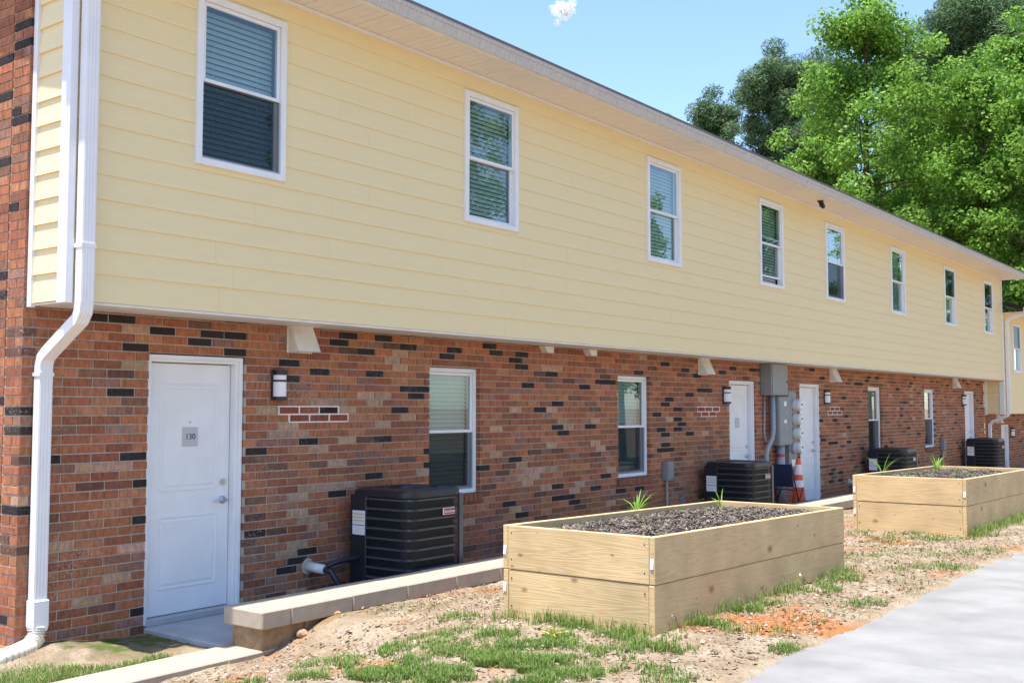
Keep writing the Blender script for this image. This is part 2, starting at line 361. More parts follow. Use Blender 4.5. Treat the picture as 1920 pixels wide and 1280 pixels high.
# ------------------------------------------------------------------ the apartment block
bld = empty('apartment_building', (X0, YB, 0), 'long two storey apartment block with yellow lap siding overhanging a brick ground floor', 'building')
DOORS = [4.985, 15.26, 18.04, 28.75]; LW = [8.30, 11.99, 21.56, 25.34]
UW = [5.46, 8.705, 12.365, 15.79, 18.525, 22.015, 25.77, 29.28]
OPEN = [(d, d+.94, -.1, 2.105) for d in DOORS] + [(q, q+.83, 0.755, 2.10) for q in LW]

def mortar(mb, x0, x1, z0, z1, ops, y0, y1):
    ops = [(o[0]-.004, o[1]+.004, o[2]-.004 if o[2] > 0 else o[2], o[3]+.004) for o in ops]
    cuts = sorted({x0, x1, *[q for o in ops for q in o[:2] if x0 < q < x1]})
    for a, b_ in zip(cuts[:-1], cuts[1:]):
        hit = [o for o in ops if o[0] < (a+b_)/2 < o[1]]
        if not hit: mb.box(a, b_, y0, y1, z0, z1)
        else:
            o = hit[0]
            if o[2] > z0: mb.box(a, b_, y0, y1, z0, o[2])
            if o[3] < z1: mb.box(a, b_, y0, y1, o[3], z1)
PAL = [((0.37, 0.145, 0.065), 50), ((0.33, 0.125, 0.06), 40), ((0.40, 0.175, 0.085), 25), ((0.28, 0.105, 0.055), 22), ((0.24, 0.115, 0.07), 14),
       ((0.15, 0.075, 0.048), 9), ((0.045, 0.03, 0.026), 6), ((0.46, 0.29, 0.18), 3), ((0.29, 0.15, 0.10), 12)]
DARK, TAN, RED = (0.034, 0.025, 0.024), (0.43, 0.27, 0.175), (0.27, 0.075, 0.04)
def pick(): c = random.choices([p[0] for p in PAL], [p[1] for p in PAL])[0]; return (c[0]*1.06, c[1]*1.02, c[2]*1.08) if c[0] > .06 else c
# individual bricks read off the wall: dark and pale ones
def pts(s, ox, oy, k): return [(ox+float(a.split(',')[0])*k, oy+float(a.split(',')[1])*k) for a in s.split()]
darkpx = pts('15,97 20,170 25,247 265,297 395,340 643,348 475,203 600,242 672,180 785,222 775,160 995,236 965,265 1155,215 1183,247 757,514 685,648 345,660 100,700 640,813 478,892 95,1077 338,1157 297,1203 245,1246 433,514 792,415 867,417 828,449 272,368 885,703 887,768 505,167 1145,777 1250,945', 440, 560, .40625) \
  + pts('105,155 60,195 100,238 298,291 145,367 588,379 685,345 745,345 470,107 245,88 925,282 412,490 227,527 410,645 618,640 450,683 727,962 662,1045 348,1117 420,1107 522,1133 30,1153 110,1225 353,1035 825,1062 942,1050 1095,222 1230,265 1300,300 1330,400 1375,400 1253,428 1125,460 1100,492 1183,527 1050,563 1182,593 1215,625 1075,660 1187,657 1105,690 1263,687 1103,762 1083,795 1132,795 65,855', 940, 620, .2813) \
  + pts('322,60 408,66 540,105 455,158 775,68 670,143 780,122 785,177 700,117 188,535 447,522 430,313 470,612 465,1035 470,730', 0, 560, .5627) \
  + pts('25,215 295,230 360,200 505,212 60,690 1040,600 1155,590 1250,645 1050,740 1110,765 1160,765 1265,750 1200,870 1115,965 1130,990 1200,985 1335,910 1100,1055 1170,1040 955,215 1400,275 1465,275 1395,300 1315,320 1060,275', 1280, 640, .25)
tanpx = pts('595,447 680,447 720,283 160,515 395,480 480,478 640,480 790,545 280,590 210,627 310,627 395,690 520,650 440,770 340,865 435,862 290,910 340,1015 300,978 870,795 390,1047 250,1165 1280,515 1190,600 1195,715 1080,1025', 440, 560, .40625) \
  + pts('65,528 303,528 447,605 655,602 483,642 310,765 657,748 108,897 233,927 303,918 105,975 185,970 1133,727 500,1020 265,1045 455,1065 65,1187 950,180', 940, 620, .2813) \
  + pts('450,220 395,927 300,998', 0, 560, .5627)
PH = {0: 0.82*BP, 1: 0.31*BP}
def key(p): c = int(math.floor((p.z+.0035)/CH)); return c, int(math.floor((p.x-PH[c % 2])/BP))
marked = {}
for q in tanpx: marked[key(onY(*q, YB))] = TAN
for q in darkpx: marked[key(onY(*q, YB))] = DARK
PATCH = [(6.33, 7.03, 1.545, 1.69), (14.23, 14.82, 1.545, 1.69), (19.42, 20.02, 1.545, 1.69)]

bricks = []      # (x0,x1,y0,y1,z0,z1,colour, is_end_wall)
def jit(c): f = random.uniform(.86, 1.14); return tuple(min(1, max(0, v*f*random.uniform(.95, 1.05))) for v in c)
J = 0.0055
for c in range(-2, int(ZS/CH)+1):
    z0, z1 = c*CH-.0035+J, (c+1)*CH-.0035-J
    front_hi = z0 > ZB+.03
    xe = 4.03 if front_hi else X1+.3
    start = X0 if c % 2 == 0 else X0+.108
    i = int(math.floor((start-PH[c % 2])/BP))
    while True:
        a = max(start, PH[c % 2]+i*BP+J); e = min(xe, PH[c % 2]+(i+1)*BP-J); i += 1
        if a >= xe: break
        if e-a < .03: continue
        ivs = [(a, e)]
        for o in OPEN:
            if front_hi or z1 < o[2]+.01 or z0 > o[3]-.01: continue
            ivs = [p for iv in ivs for p in ((iv[0], min(iv[1], o[0])), (max(iv[0], o[1]), iv[1])) if p[1]-p[0] > .025]
        for p in ivs:
            kk = (c, int(math.floor(((a+e)/2-PH[c % 2])/BP)))
            col = marked.get(kk)
            if col is None:
                col = pick()
                if p[0] < 20 and col[0] < .06: col = (0.36, 0.14, 0.07)
                mid = ((p[0]+p[1])/2, (z0+z1)/2)
                if any(P[0] < mid[0] < P[1] and P[2] < mid[1] < P[3] for P in PATCH): col = RED
            bricks.append((p[0], p[1], YB+random.uniform(-.0015, .0015), YB+.1, z0, z1, jit(col), False))
    ys_ = YB if c % 2 else YB+.108
    yy = ys_; first = True
    while yy < 13:
        L = BP-2*J if not first else (BP-2*J if c % 2 else BP*.5)
        bricks.append((X0+random.uniform(-.0015, .0015), X0+.1, yy+(0 if first else J), yy+L, z0, z1, jit(pick() if random.random() > .08 else DARK), True))
        yy += L+2*J; first = False
def barea(q):
    xm = q[0]; 
    if q[7]: pp = [(xm, q[2], q[4]), (xm, q[3], q[5])]
    else: pp = [(q[0], q[2], q[4]), (q[1], q[2], q[5])]
    a, c = proj(pp[0]), proj(pp[1])
    if a[0] < -9000 or c[0] < -9000: return 0
    cx, cy = (a[0]+c[0])/2, (a[1]+c[1])/2
    if not (-10 < cx < 1930 and -5 < cy < 1285): return 0
    if not q[7] and cy < 560 and cx > 66: return 0
    if q[7] is False and q[0] > 6.9 and q[5] < .9 and q[0] < 7.8: return 0
    return abs(a[0]-c[0])*abs(a[1]-c[1])
order = sorted(range(len(bricks)), key=lambda i: -barea(bricks[i]))
solo = set(order[:300])
wallm = MB(); mortar(wallm, X0+.008, X1, -.15, ZB+.06, OPEN, YB+.008, YB+.104)
wallm.box(X0+.008, 4.03, YB+.008, YB+.1, ZB+.06, ZS)
brick_wall = wallm.build('brick_wall', 'mortar', bld)
endw = MB().box(X0+.008, X0+.1, YB+.105, 13, -.15, ZS+.9).build('end_wall', 'mortar', bld)
def paint(o, cols, per):
    at_ = o.data.color_attributes.new('tint', 'FLOAT_COLOR', 'POINT')
    arr = np.ones((len(o.data.vertices), 4), dtype=np.float32); arr[:, :3] = np.repeat(np.asarray(cols, dtype=np.float32), per, axis=0)
    at_.data.foreach_set('color', arr.reshape(-1))
def rawmesh(name, boxes, parent):
    v = []; f = []
    for q in boxes:
        n = len(v); x0, x1, y0, y1, z0, z1 = q[:6]
        v += [(x0, y0, z0), (x1, y0, z0), (x1, y1, z0), (x0, y1, z0), (x0, y0, z1), (x1, y0, z1), (x1, y1, z1), (x0, y1, z1)]
        f += [tuple(n+i for i in r) for r in ((0, 3, 2, 1), (4, 5, 6, 7), (0, 1, 5, 4), (1, 2, 6, 5), (2, 3, 7, 6), (3, 0, 4, 7))]
    me = bpy.data.meshes.new(name); me.from_pydata(v, [], f); me.materials.append(MATS['brick'])
    o = bpy.data.objects.new(name, me); COL.objects.link(o); put(o, parent); paint(o, [q[6] for q in boxes], 8); return o
for i in solo:
    q = bricks[i]; x0, x1, y0, y1, z0, z1 = q[:6]; e = .0035
    # slightly tumbled front edges
    vs = [(x0, y0+e, z0), (x1, y0+e, z0), (x1, y1, z0), (x0, y1, z0), (x0, y0+e, z1), (x1, y0+e, z1), (x1, y1, z1), (x0, y1, z1)]
    if q[7]: vs = [(x0+e, y0, z0), (x1, y0, z0), (x1, y1, z0), (x0+e, y1, z0), (x0+e, y0, z1), (x1, y0, z1), (x1, y1, z1), (x0+e, y1, z1)]
    r = lambda: random.uniform(0, .0025)
    if q[7]:
        vs += [(x0, y0+e+r(), z0+e+r()), (x0, y1-e-r(), z0+e+r()), (x0, y1-e-r(), z1-e-r()), (x0, y0+e+r(), z1-e-r())]
        fr = (8, 11, 10, 9); ring = (0, 3, 7, 4)
    else:
        vs += [(x0+e+r(), y0, z0+e+r()), (x1-e-r(), y0, z0+e+r()), (x1-e-r(), y0, z1-e-r()), (x0+e+r(), y0, z1-e-r())]
        fr = (8, 9, 10, 11); ring = (0, 1, 5, 4)
    fs = [(0, 3, 2, 1), (4, 5, 6, 7), (1, 2, 6, 5), (2, 3, 7, 6), (3, 0, 4, 7), (0, 1, 5, 4)]
    fs = [q_ for q_ in fs if set(q_) != set(ring)] + [fr]
    for k in range(4): fs.append((ring[k], ring[(k+1) % 4], 8+(k+1) % 4, 8+k))
    mb = MB().add(vs, fs); o = mb.build('brick', 'brick', endw if q[7] else brick_wall, origin=((x0+x1)/2, y0, z0))
    paint(o, [q[6]], len(o.data.vertices))
stuff(rawmesh('small_bricks', [bricks[i] for i in range(len(bricks)) if i not in solo and not bricks[i][7]], brick_wall))
stuff(rawmesh('small_bricks', [bricks[i] for i in range(len(bricks)) if i not in solo and bricks[i][7]], endw))
for P in PATCH:
    wm = MB(); g_ = .011
    for q in bricks:
        if q[7] or not (P[0] < (q[0]+q[1])/2 < P[1] and P[2] < (q[4]+q[5])/2 < P[3]): continue
        x0, x1, z0, z1 = q[0], q[1], q[4], q[5]; y0 = YB-.002-random.uniform(0, .0012)
        for a, b2, c, d in ((x0-g_, x1+g_, z1-.001, z1+g_), (x0-g_, x1+g_, z0-g_, z0+.001), (x0-g_, x0+.001, z0, z1), (x1-.001, x1+g_, z0, z1)):
            wm.box(a+random.uniform(-.004, .004), b2+random.uniform(-.004, .004), y0, YB+.012, c, d); y0 -= .0003
    wm.build('white_mortar', 'mortar_white', brick_wall)
for q in LW:   # brick rowlock sills
    for i in range(11): 
        o = MB().box(q-.02+i*.079, q+.052+i*.079, YB-.03, YB+.09, .665, .752).build('sill_brick', 'brick', brick_wall, bevel=.003); paint(o, [jit((0.27, 0.105, 0.06))], len(o.data.vertices))

# siding boards
sid = MB().box(4.03, X1-.03, YS+.06, YB-.02, ZB+.02, ZB+.05).build('siding', 'white_dirty', bld)
E_ = 0.1785
UWO = [(c-.43, c+.43, 3.57, 4.895) for c in UW]
def yfront(z, z0): return YS - 0.009*(1-(z-z0)/E_)
def board(xa, xb, za, zb, z0, name='board'):
    ya, yb = yfront(za, z0), yfront(zb, z0)
    return MB().add([(xa, ya, za), (xb, ya, za), (xb, YS+.03, za), (xa, YS+.03, za), (xa, yb, zb), (xb, yb, zb), (xb, YS+.03, zb), (xa, YS+.03, zb)],
        [(0, 3, 2, 1), (4, 5, 6, 7), (0, 1, 5, 4), (1, 2, 6, 5), (2, 3, 7, 6), (3, 0, 4, 7)]).build(name, 'siding', sid, origin=(xa, YS, za))
zc = ZB+.008; k = 0
while zc < ZS-.02:
    e = .2 if k == 0 else E_
    z0, z1 = zc, min(zc+e, ZS)
    a = 4.0; L = random.uniform(1.2, 3.66)
    while a < X1:
        b_ = min(a+L, X1)
        rects = [(a, b_, z0, z1)]
        for o in UWO:
            nr = []
            for r in rects:
                if r[1] <= o[0] or r[0] >= o[1] or r[3] <= o[2] or r[2] >= o[3]: nr.append(r); continue
                if r[0] < o[0]: nr.append((r[0], o[0], r[2], r[3]))
                if r[1] > o[1]: nr.append((o[1], r[1], r[2], r[3]))
                m0, m1 = max(r[0], o[0]), min(r[1], o[1])
                if r[2] < o[2]: nr.append((m0, m1, r[2], o[2]))
                if r[3] > o[3]: nr.append((m0, m1, o[3], r[3]))
            rects = nr
        for r in rects:
            if r[1]-r[0] > .004: board(r[0]+.0006, r[1]-.0006, r[2], r[3], z0)
        a = b_; L = 3.66
    # return boards on the end of the overhang
    for xe, sg in ((4.0, -1), (X1, 1)):
        xo = xe+sg*.016; 
        MB().add([(xo, YS+.055, z0), (xe-sg*.03, YS+.055, z0), (xe-sg*.03, YB-.03, z0), (xo, YB-.03, z0), (xe, YS+.055, z1), (xe-sg*.03, YS+.055, z1), (xe-sg*.03, YB-.03, z1), (xe, YB-.03, z1)],
            [(0, 3, 2, 1), (4, 5, 6, 7), (0, 1, 5, 4), (1, 2, 6, 5), (2, 3, 7, 6), (3, 0, 4, 7)]).build('board', 'siding', sid, origin=(xe, YS, z0))
    zc += e; k += 1
for xe, sg in ((4.0, -1), (X1, 1)):
    MB().box(min(xe+sg*.028, xe-sg*.03), max(xe+sg*.028, xe-sg*.03), YS-.024, YS+.09, ZB-.012, ZS).build('corner_trim', 'white', bld, bevel=.003)
    MB().box(min(xe+sg*.03, xe-sg*.01), max(xe+sg*.03, xe-sg*.01), YB-.055, YB-.004, ZB-.02, ZS).build('wall_trim', 'white', bld, bevel=.003)
MB().box(4.06, X1-.06, YS-.004, YS+.05, ZB-.012, ZB+.006).build('starter_trim', 'white_dirty', bld)
MB().box(4.0, X1-.02, YS+.05, YB-.01, ZB-.008, ZB+.004).build('overhang_soffit', 'white_dirty', bld)
MB().box(4.03, X1, YS-.03, YS-.002, ZS-.028, ZS-.003).build('frieze_trim', 'white', bld)

# eave: soffit panels, fascia, gutter, roof
a = 3.63
while a < X1+.1:
    MB().prism([(a+.003, ZS), (a+.1, ZS), (a+.105, ZS+.006), (a+.112, ZS), (a+.2, ZS), (a+.205, ZS+.006), (a+.212, ZS), (a+.302, ZS), (a+.302, ZS+.012), (a+.003, ZS+.012)], 'y', YE+.01, YS+.03).build('soffit_panel', 'soffit', bld, origin=(a, YS, ZS))
    a += .305
MB().box(3.63, X1+.1, YE+.012, YE+.07, ZS-.007, ZS-.001).build('soffit_trim', 'white_dirty', bld)
MB().prism([(YE, ZS-.008), (YE-.012, ZS+.02), (YE-.03, ZS+.075), (YE-.042, ZS+.08), (YE-.042, ZS+.125), (YE-.03, ZS+.125), (YE+.006, ZS+.02), (YE+.006, ZS-.004)], 'x', 3.63, X1+.1).build('gutter', 'gutter', bld)
MB().box(3.63, X1+.1, YE+.008, YE+.03, ZS+.0, ZS+.14).build('fascia', 'white_dirty', bld)
RID = 12.3; RS = 0.33
zr = lambda y: ZS+.135+(y-YE)*RS
MB().add([(3.61, YE-.05, zr(YE-.05)), (X1+.1, YE-.05, zr(YE-.05)), (X1+.1, RID, zr(RID)), (3.61, RID, zr(RID)), (3.61, YE-.05, zr(YE-.05)+.025), (X1+.1, YE-.05, zr(YE-.05)+.025), (X1+.1, RID, zr(RID)+.025), (3.61, RID, zr(RID)+.025)],
    [(0, 3, 2, 1), (4, 5, 6, 7), (0, 1, 5, 4), (1, 2, 6, 5), (2, 3, 7, 6), (3, 0, 4, 7)]).build('roof', 'shingle', bld)
MB().add([(3.61, RID, zr(RID)), (X1+.1, RID, zr(RID)), (X1+.1, 18, zr(7)), (3.61, 18, zr(7))], [(0, 1, 2, 3)]).build('rear_roof', 'shingle', bld)
MB().add([(3.63, YE, ZS), (3.63, RID, ZS+(RID-YE)*RS), (3.98, RID, ZS+(RID-YE)*RS), (3.98, YE, ZS), (3.63, YE, ZS+.13), (3.63, RID, ZS+.13+(RID-YE)*RS), (3.98, RID, ZS+.13+(RID-YE)*RS), (3.98, YE, ZS+.13)],
    [(0, 3, 2, 1), (4, 5, 6, 7), (0, 1, 5, 4), (1, 2, 6, 5), (2, 3, 7, 6), (3, 0, 4, 7)]).build('rake_soffit', 'white_dirty', bld)
MB().box(4.1, X1-.05, YB+.45, 17.5, 0, ZS+.1).build('core', 'room', bld)
MB().box(X1-.12, X1-.005, YB+.0, 13, -.6, ZS+.1).build('far_end_wall', 'siding', bld)

# windows -----------------------------------------------------------
def window(par, x0, z0, w_, h_, y, style, slats=True, opened=0.0, dark=None):
    """style 'siding': trim proud of the boards; 'brick': frame recessed in the opening"""
    ft = .055 if style == 'siding' else .045
    yf = y-.03 if style == 'siding' else y+.05
    fr = MB().box(x0, x0+ft, yf, yf+.10, z0, z0+h_).box(x0+w_-ft, x0+w_, yf, yf+.10, z0, z0+h_).box(x0+ft, x0+w_-ft, yf, yf+.10, z0, z0+ft).box(x0+ft, x0+w_-ft, yf, yf+.10, z0+h_-ft, z0+h_)
    W = fr.build('window', 'white', par, bevel=.004, origin=(x0, yf, z0))
    ix0, ix1, iz0, iz1 = x0+ft+.002, x0+w_-ft-.002, z0+ft+.002, z0+h_-ft-.002
    zm = z0+h_*.495
    def sash(a, b_, ys_, nm):
        r = .03
        MB().box(ix0, ix0+r, ys_, ys_+.028, a, b_).box(ix1-r, ix1, ys_, ys_+.028, a, b_).box(ix0+r, ix1-r, ys_, ys_+.028, a, a+r).box(ix0+r, ix1-r, ys_, ys_+.028, b_-r, b_).build(nm, 'white', W, bevel=.002)
        MB().add([(ix0+r-.004, ys_+.012, a+r-.004), (ix1-r+.004, ys_+.012, a+r-.004), (ix1-r+.004, ys_+.012, b_-r+.004), (ix0+r-.004, ys_+.012, b_-r+.004)], [(0, 1, 2, 3)]).build('pane', 'glass', W)
    sash(zm-.012, iz1, yf+.022, 'sash'); sash(iz0+opened, zm+.02+opened, yf+.054, 'sash')
    if dark:
        a, b_ = (zm+.02, iz1-.02) if dark == 'upper' else (iz0+.01, zm-.015)
        MB().add([(ix0+.012, yf+.014, a), (ix1-.012, yf+.014, a), (ix1-.012, yf+.014, b_), (ix0+.012, yf+.014, b_)], [(0, 1, 2, 3)]).build('insect_screen', 'screen', W)
    zz = iz0+.02; pitch = .046; sm_ = MB()
    ybl = yf+.125
    while zz < iz1-.03:
        tgt = MB() if slats else sm_
        tgt.add([(ix0+.008, ybl-.011, zz), (ix1-.008, ybl-.011, zz), (ix1-.008, ybl+.011, zz+.043), (ix0+.008, ybl+.011, zz+.043)], [(0, 1, 2, 3)])
        if slats: tgt.build('slat', 'slat', W, origin=(ix0, ybl, zz))
        zz += pitch
    if not slats: sm_.build('blind', 'slat', W)
    MB().box(ix0, ix1, ybl+.02, ybl+.3, iz0-.02, iz1+.02).build('room_behind', 'room', W)
    for sx in (.22, .78): MB().tube([(ix0+(ix1-ix0)*sx, ybl-.014, iz0), (ix0+(ix1-ix0)*sx, ybl-.014, iz1)], .0015, 4).build('blind_cord', 'slat', W)
    return W
for i, c in enumerate(UW):
    window(bld, c-.445, 3.555, .89, 1.355, YS-.004, 'siding', slats=i < 3, opened=.10 if i == 3 else 0, dark={0: 'lower', 4: 'lower', 6: 'upper', 7: 'upper'}.get(i))
for i, q in enumerate(LW): window(bld, q+.004, .757, .822, 1.340, YB, 'brick', slats=i < 2, dark='lower')

# doors ---------------------------------------------------------------
def door(par, x0, z0, number=None, YB=YB, full=True):
    yd = YB+.10; xa, xb = x0+.055, x0+.865
    D = MB().box(xa, xb, yd, yd+.045, z0+.022, z0+2.035).build('door', 'white', par, bevel=.003, origin=(xa, yd, z0))
    jm = MB()
    jm.box(x0+.002, x0+.05, YB+.035, yd+.06, z0-.02, z0+2.10).box(xb+.006, x0+.938, YB+.035, yd+.06, z0-.02, z0+2.10).box(x0+.05, xb+.006, YB+.035, yd+.06, z0+2.042, z0+2.10)
    jm.box(x0+.900, x0+.936, YB+.018, YB+.035, z0-.02, z0+2.098).box(x0+.004, x0+.03, YB+.018, YB+.035, z0-.02, z0+2.098).box(x0+.03, x0+.9, YB+.018, YB+.035, z0+2.066, z0+2.098)
    jm.build('door_frame', 'white', D, bevel=.003)
    for za, zb in ((z0+.22, z0+.80), (z0+1.0, z0+1.87)):
        pa, pb = xa+.12, xb-.12
        mb = MB()
        for i, (ins, dep) in enumerate(((0, .008), (.022, .004), (.04, .009))):
            mb.box(pa+ins, pb-ins, yd-dep+.002, yd+.01, za+ins, zb-ins) if i == 2 else None
        for ins in (0, ):
            mb.box(pa, pa+.018, yd-.007, yd+.01, za, zb).box(pb-.018, pb, yd-.007, yd+.01, za, zb).box(pa+.018, pb-.018, yd-.007, yd+.01, za, za+.018).box(pa+.018, pb-.018, yd-.007, yd+.01, zb-.018, zb)
        mb.build('raised_panel', 'white', D, bevel=.004)
    MB().box(x0+.03, x0+.91, YB+.02, yd+.05, z0-.034, z0+.016).build('threshold', 'slab', D, bevel=.004)
    hx, hz = xb-.065, z0+.90
    MB().tube([(hx, yd-.001, hz), (hx, yd-.012, hz)], .032, 20).tube([(hx, yd-.012, hz), (hx, yd-.05, hz)], .012, 10).tube([(hx+.012, yd-.05, hz), (hx-.05, yd-.052, hz), (hx-.115, yd-.048, hz-.004)], [.011, .010, .008], 10).build('handle', 'steel', D, smooth=True)
    MB().tube([(hx, yd-.001, hz+.15), (hx, yd-.016, hz+.15)], .028, 20).tube([(hx, yd-.016, hz+.15), (hx, yd-.022, hz+.15)], .012, 12).build('deadbolt', 'steel', D)
    cx = (xa+xb)/2
    if number is not None:
        MB().tube([(cx, yd-.006, z0+1.555), (cx, yd-.013, z0+1.555)], .010, 12).build('peephole', 'steel', D)
        P = MB().box(cx-.075, cx+.075, yd-.014, yd-.006, z0+1.36, z0+1.515).build('number_plate', 'plate', D, bevel=.002)
        if number: text('numerals', number, .066, (cx, yd-.0155, z0+1.437), (R(90), 0, 0), 'ink', D)
    return D
door(bld, DOORS[0], 0, '130'); door(bld, DOORS[1], 0, ''); door(bld, DOORS[2], 0); door(bld, DOORS[3], 0)

# downspout at the near corner: a part of the block, with elbows and flexible outlet
def rectpipe(pts, w_, d_, name, m, par):
    mb = MB(); rings = []
    for p in pts: rings.append([(p[0]-w_/2, p[1], p[2]), (p[0]+w_/2, p[1], p[2]), (p[0]+w_/2, p[1], p[2]), (p[0]-w_/2, p[1], p[2])])
    P = [Vector(p) for p in pts]; vs = []
    for i, p in enumerate(P):
        d = (P[min(i+1, len(P)-1)]-P[max(i-1, 0)]).normalized(); u = Vector((1, 0, 0)); u = (u-d*u.dot(d)).normalized(); v = d.cross(u)
        # corrugated rectangular section
        sec = []
        for s in np.linspace(-1, 1, 9): sec.append((s*w_/2, -d_/2-(.003 if int(round((s+1)*4)) % 2 else 0)))
        sec += [(w_/2, d_/2), (-w_/2, d_/2)]
        for a, c in sec: vs.append(p+u*a+v*c*(-1 if v.y < 0 else 1) if True else p)
    n = 11; fs = []
    for i in range(len(P)-1):
        for k in range(n): fs.append((i*n+k, i*n+(k+1) % n, (i+1)*n+(k+1) % n, (i+1)*n+k))
    mb.add(vs, fs); return mb.build(name, m, par)
dx = 4.085
dsp = rectpipe([(dx, YS-.075, ZS-.05), (dx, YS-.075, 2.40), (dx, YS-.065, 2.335), (dx, YS-.03, 2.285), (dx, YB-.13, 2.07), (dx, YB-.075, 2.03), (dx, YB-.055, 1.97), (dx, YB-.055, .30)], .10, .075, 'downspout', 'white', bld)
for z in (4.6, 2.78): MB().box(dx-.055, dx+.055, YS-.12, YS-.02, z, z+.03).build('strap', 'white', dsp)
MB().box(dx-.056, dx+.056, YB-.10, YB-.005, 1.90, 1.925).build('strap', 'white', dsp)
MB().prism([(dx-.06, .14), (dx-.06, .32), (dx+.06, .32), (dx+.06, .14), (dx+.05, .10), (dx-.05, .10)], 'y', YB-.11, YB-.01).build('outlet_adapter', 'white', dsp, bevel=.006)
fp = []; rr = []
A = [Vector((dx, YB-.06, .13)), Vector((dx-.01, YB-.07, .06)), Vector((dx-.07, YB-.10, .01)), Vector((dx-.19, YB-.16, -.0)), Vector((dx-.42, YB-.27, -.005))]
for s in range(4):
    for q in range(16):
        f = q/16; p = A[s].lerp(A[s+1], f); fp.append(p); rr.append(.056+.010*math.sin((s*16+q)*math.pi/2.0))
MB().tube(fp, rr, 18).build('flexible_outlet', 'flex_pipe', dsp, smooth=True)
# soffit camera and small pipe stubs under the overhang
secc = empty('security_camera', (17.2, 6.62, ZS), 'small dark dome camera under the eave soffit', 'camera')
MB().tube([(17.2, 6.62, ZS-.001), (17.2, 6.62, ZS-.03)], .05, 16).build('mount', 'black_metal', secc)
MB().tube([(17.2, 6.62, ZS-.03), (17.2, 6.60, ZS-.07), (17.18, 6.56, ZS-.12)], [.03, .045, .03], 14).build('housing', 'black_metal', secc, smooth=True)
for i, xx in enumerate((10.33, 11.27)):
    s_ = MB().prism([(xx-.05, ZB-.09), (xx+.07, ZB-.09), (xx+.07, ZB-.012), (xx-.12, ZB-.012)], 'y', YB-.10, YB-.001).build('vent_stub', 'white_dirty', bld, bevel=.004)

# far stepped-down block --------------------------------------------------
fb = empty('stepped_apartment_block', (X1, YB, DROP), 'far end block of matching yellow siding and brick, stepped down lower', 'building')
XA, XZ = X1+.02, X1+9
zb, zs = ZB+DROP, ZS+DROP
fd, fwx = X1+1.75, X1+1.15
fops = [(fd, fd+.94, DROP-.1, DROP+2.105)]
fm = MB(); mortar(fm, XA, XZ, DROP-.3, zb+.06, fops, YB+.008, YB+.104); fbw = fm.build('brick_wall', 'mortar', fb)
fbr = []
for c in range(-2, int((zb-DROP)/CH)+1):
    z0, z1 = DROP+c*CH+J, DROP+(c+1)*CH-J
    i = 0; xx = XA-(BP/2 if c % 2 else 0)
    while xx < XZ:
        a, e = max(XA, xx+J), xx+BP-J; xx += BP
        for o in fops:
            if z0 < o[3] and a < o[1] and e > o[0]:
                if a < o[0]: e = min(e, o[0])
                else: a = max(a, o[1])
        if e-a > .03: fbr.append((a, e, YB, YB+.1, z0, z1, jit(pick()), False))
stuff(rawmesh('small_bricks', fbr, fbw))
fsid = MB().box(XA+.03, XZ, YS+.04, YB, zb+.02, zb+.05).build('siding', 'white_dirty', fb)
fo = (fwx, fwx+.86, 3.57+DROP, 4.895+DROP)
zc = zb+.008; k = 0
while zc < zs-.02:
    e = .2 if k == 0 else E_; z0, z1 = zc, min(zc+e, zs)
    rects = [(XA, XZ, z0, z1)]
    if z1 > fo[2] and z0 < fo[3]:
        rects = [(XA, fo[0], z0, z1), (fo[1], XZ, z0, z1)]
        if z0 < fo[2]: rects.append((fo[0], fo[1], z0, fo[2]))
        if z1 > fo[3]: rects.append((fo[0], fo[1], fo[3], z1))
    for r in rects:
        ya, yb = yfront(r[2], z0), yfront(r[3], z0)
        MB().add([(r[0], ya, r[2]), (r[1], ya, r[2]), (r[1], YS+.03, r[2]), (r[0], YS+.03, r[2]), (r[0], yb, r[3]), (r[1], yb, r[3]), (r[1], YS+.03, r[3]), (r[0], YS+.03, r[3])],
            [(0, 3, 2, 1), (4, 5, 6, 7), (0, 1, 5, 4), (1, 2, 6, 5), (2, 3, 7, 6), (3, 0, 4, 7)]).build('board', 'siding', fsid, origin=(r[0], YS, r[2]))
    if z0 < ZB+.1:
        MB().box(XA-.01, XA+.02, YS+.05, YB-.03, z0+.001, z1-.001).build('board', 'siding', fsid, origin=(XA, YS, z0))
    zc += e; k += 1
MB().box(XA-.035, XA+.02, YS-.024, YS+.1, zb-.012, ZB-.03).build('corner_trim', 'white', fb, bevel=.003)
MB().box(XA-.03, XA+.01, YB-.06, YB-.004, zb-.02, ZB-.03).build('wall_trim', 'white', fb)
window(fb, fwx-.015, 3.555+DROP, .89, 1.355, YS-.004, 'siding', slats=False, dark='upper')
door(fb, fd, DROP)
MB().box(XA, XZ, YE, YS+.03, zs, zs+.012).build('soffit', 'soffit', fb)
MB().prism([(YE, zs-.008), (YE-.03, zs+.075), (YE-.042, zs+.08), (YE-.042, zs+.125), (YE+.006, zs+.12)], 'x', XA, XZ).build('gutter', 'white_dirty', fb)
MB().add([(XA, YE-.05, zs+.13), (XZ, YE-.05, zs+.13), (XZ, RID, zs+.13+6*RS), (XA, RID, zs+.13+6*RS)], [(0, 1, 2, 3)]).build('roof', 'shingle', fb)
MB().box(XA+.05, XZ, YB+.45, 13, DROP, zs).build('core', 'room', fb)
fx = X1+.28
fd_ = rectpipe([(fx, YE-.05, ZS+.02), (fx, YE-.05, zs+.18), (fx-.01, YE+.0, zs-.02), (fx-.02, YS-.16, zs-.14), (fx-.02, YS-.07, zs-.2), (fx-.02, YS-.07, zb+.08), (fx-.02, YS-.03, zb-.03), (fx-.02, YB-.13, zb-.2), (fx-.02, YB-.055, zb-.28), (fx-.02, YB-.055, DROP+.1)], .10, .075, 'downspout', 'white', fb)

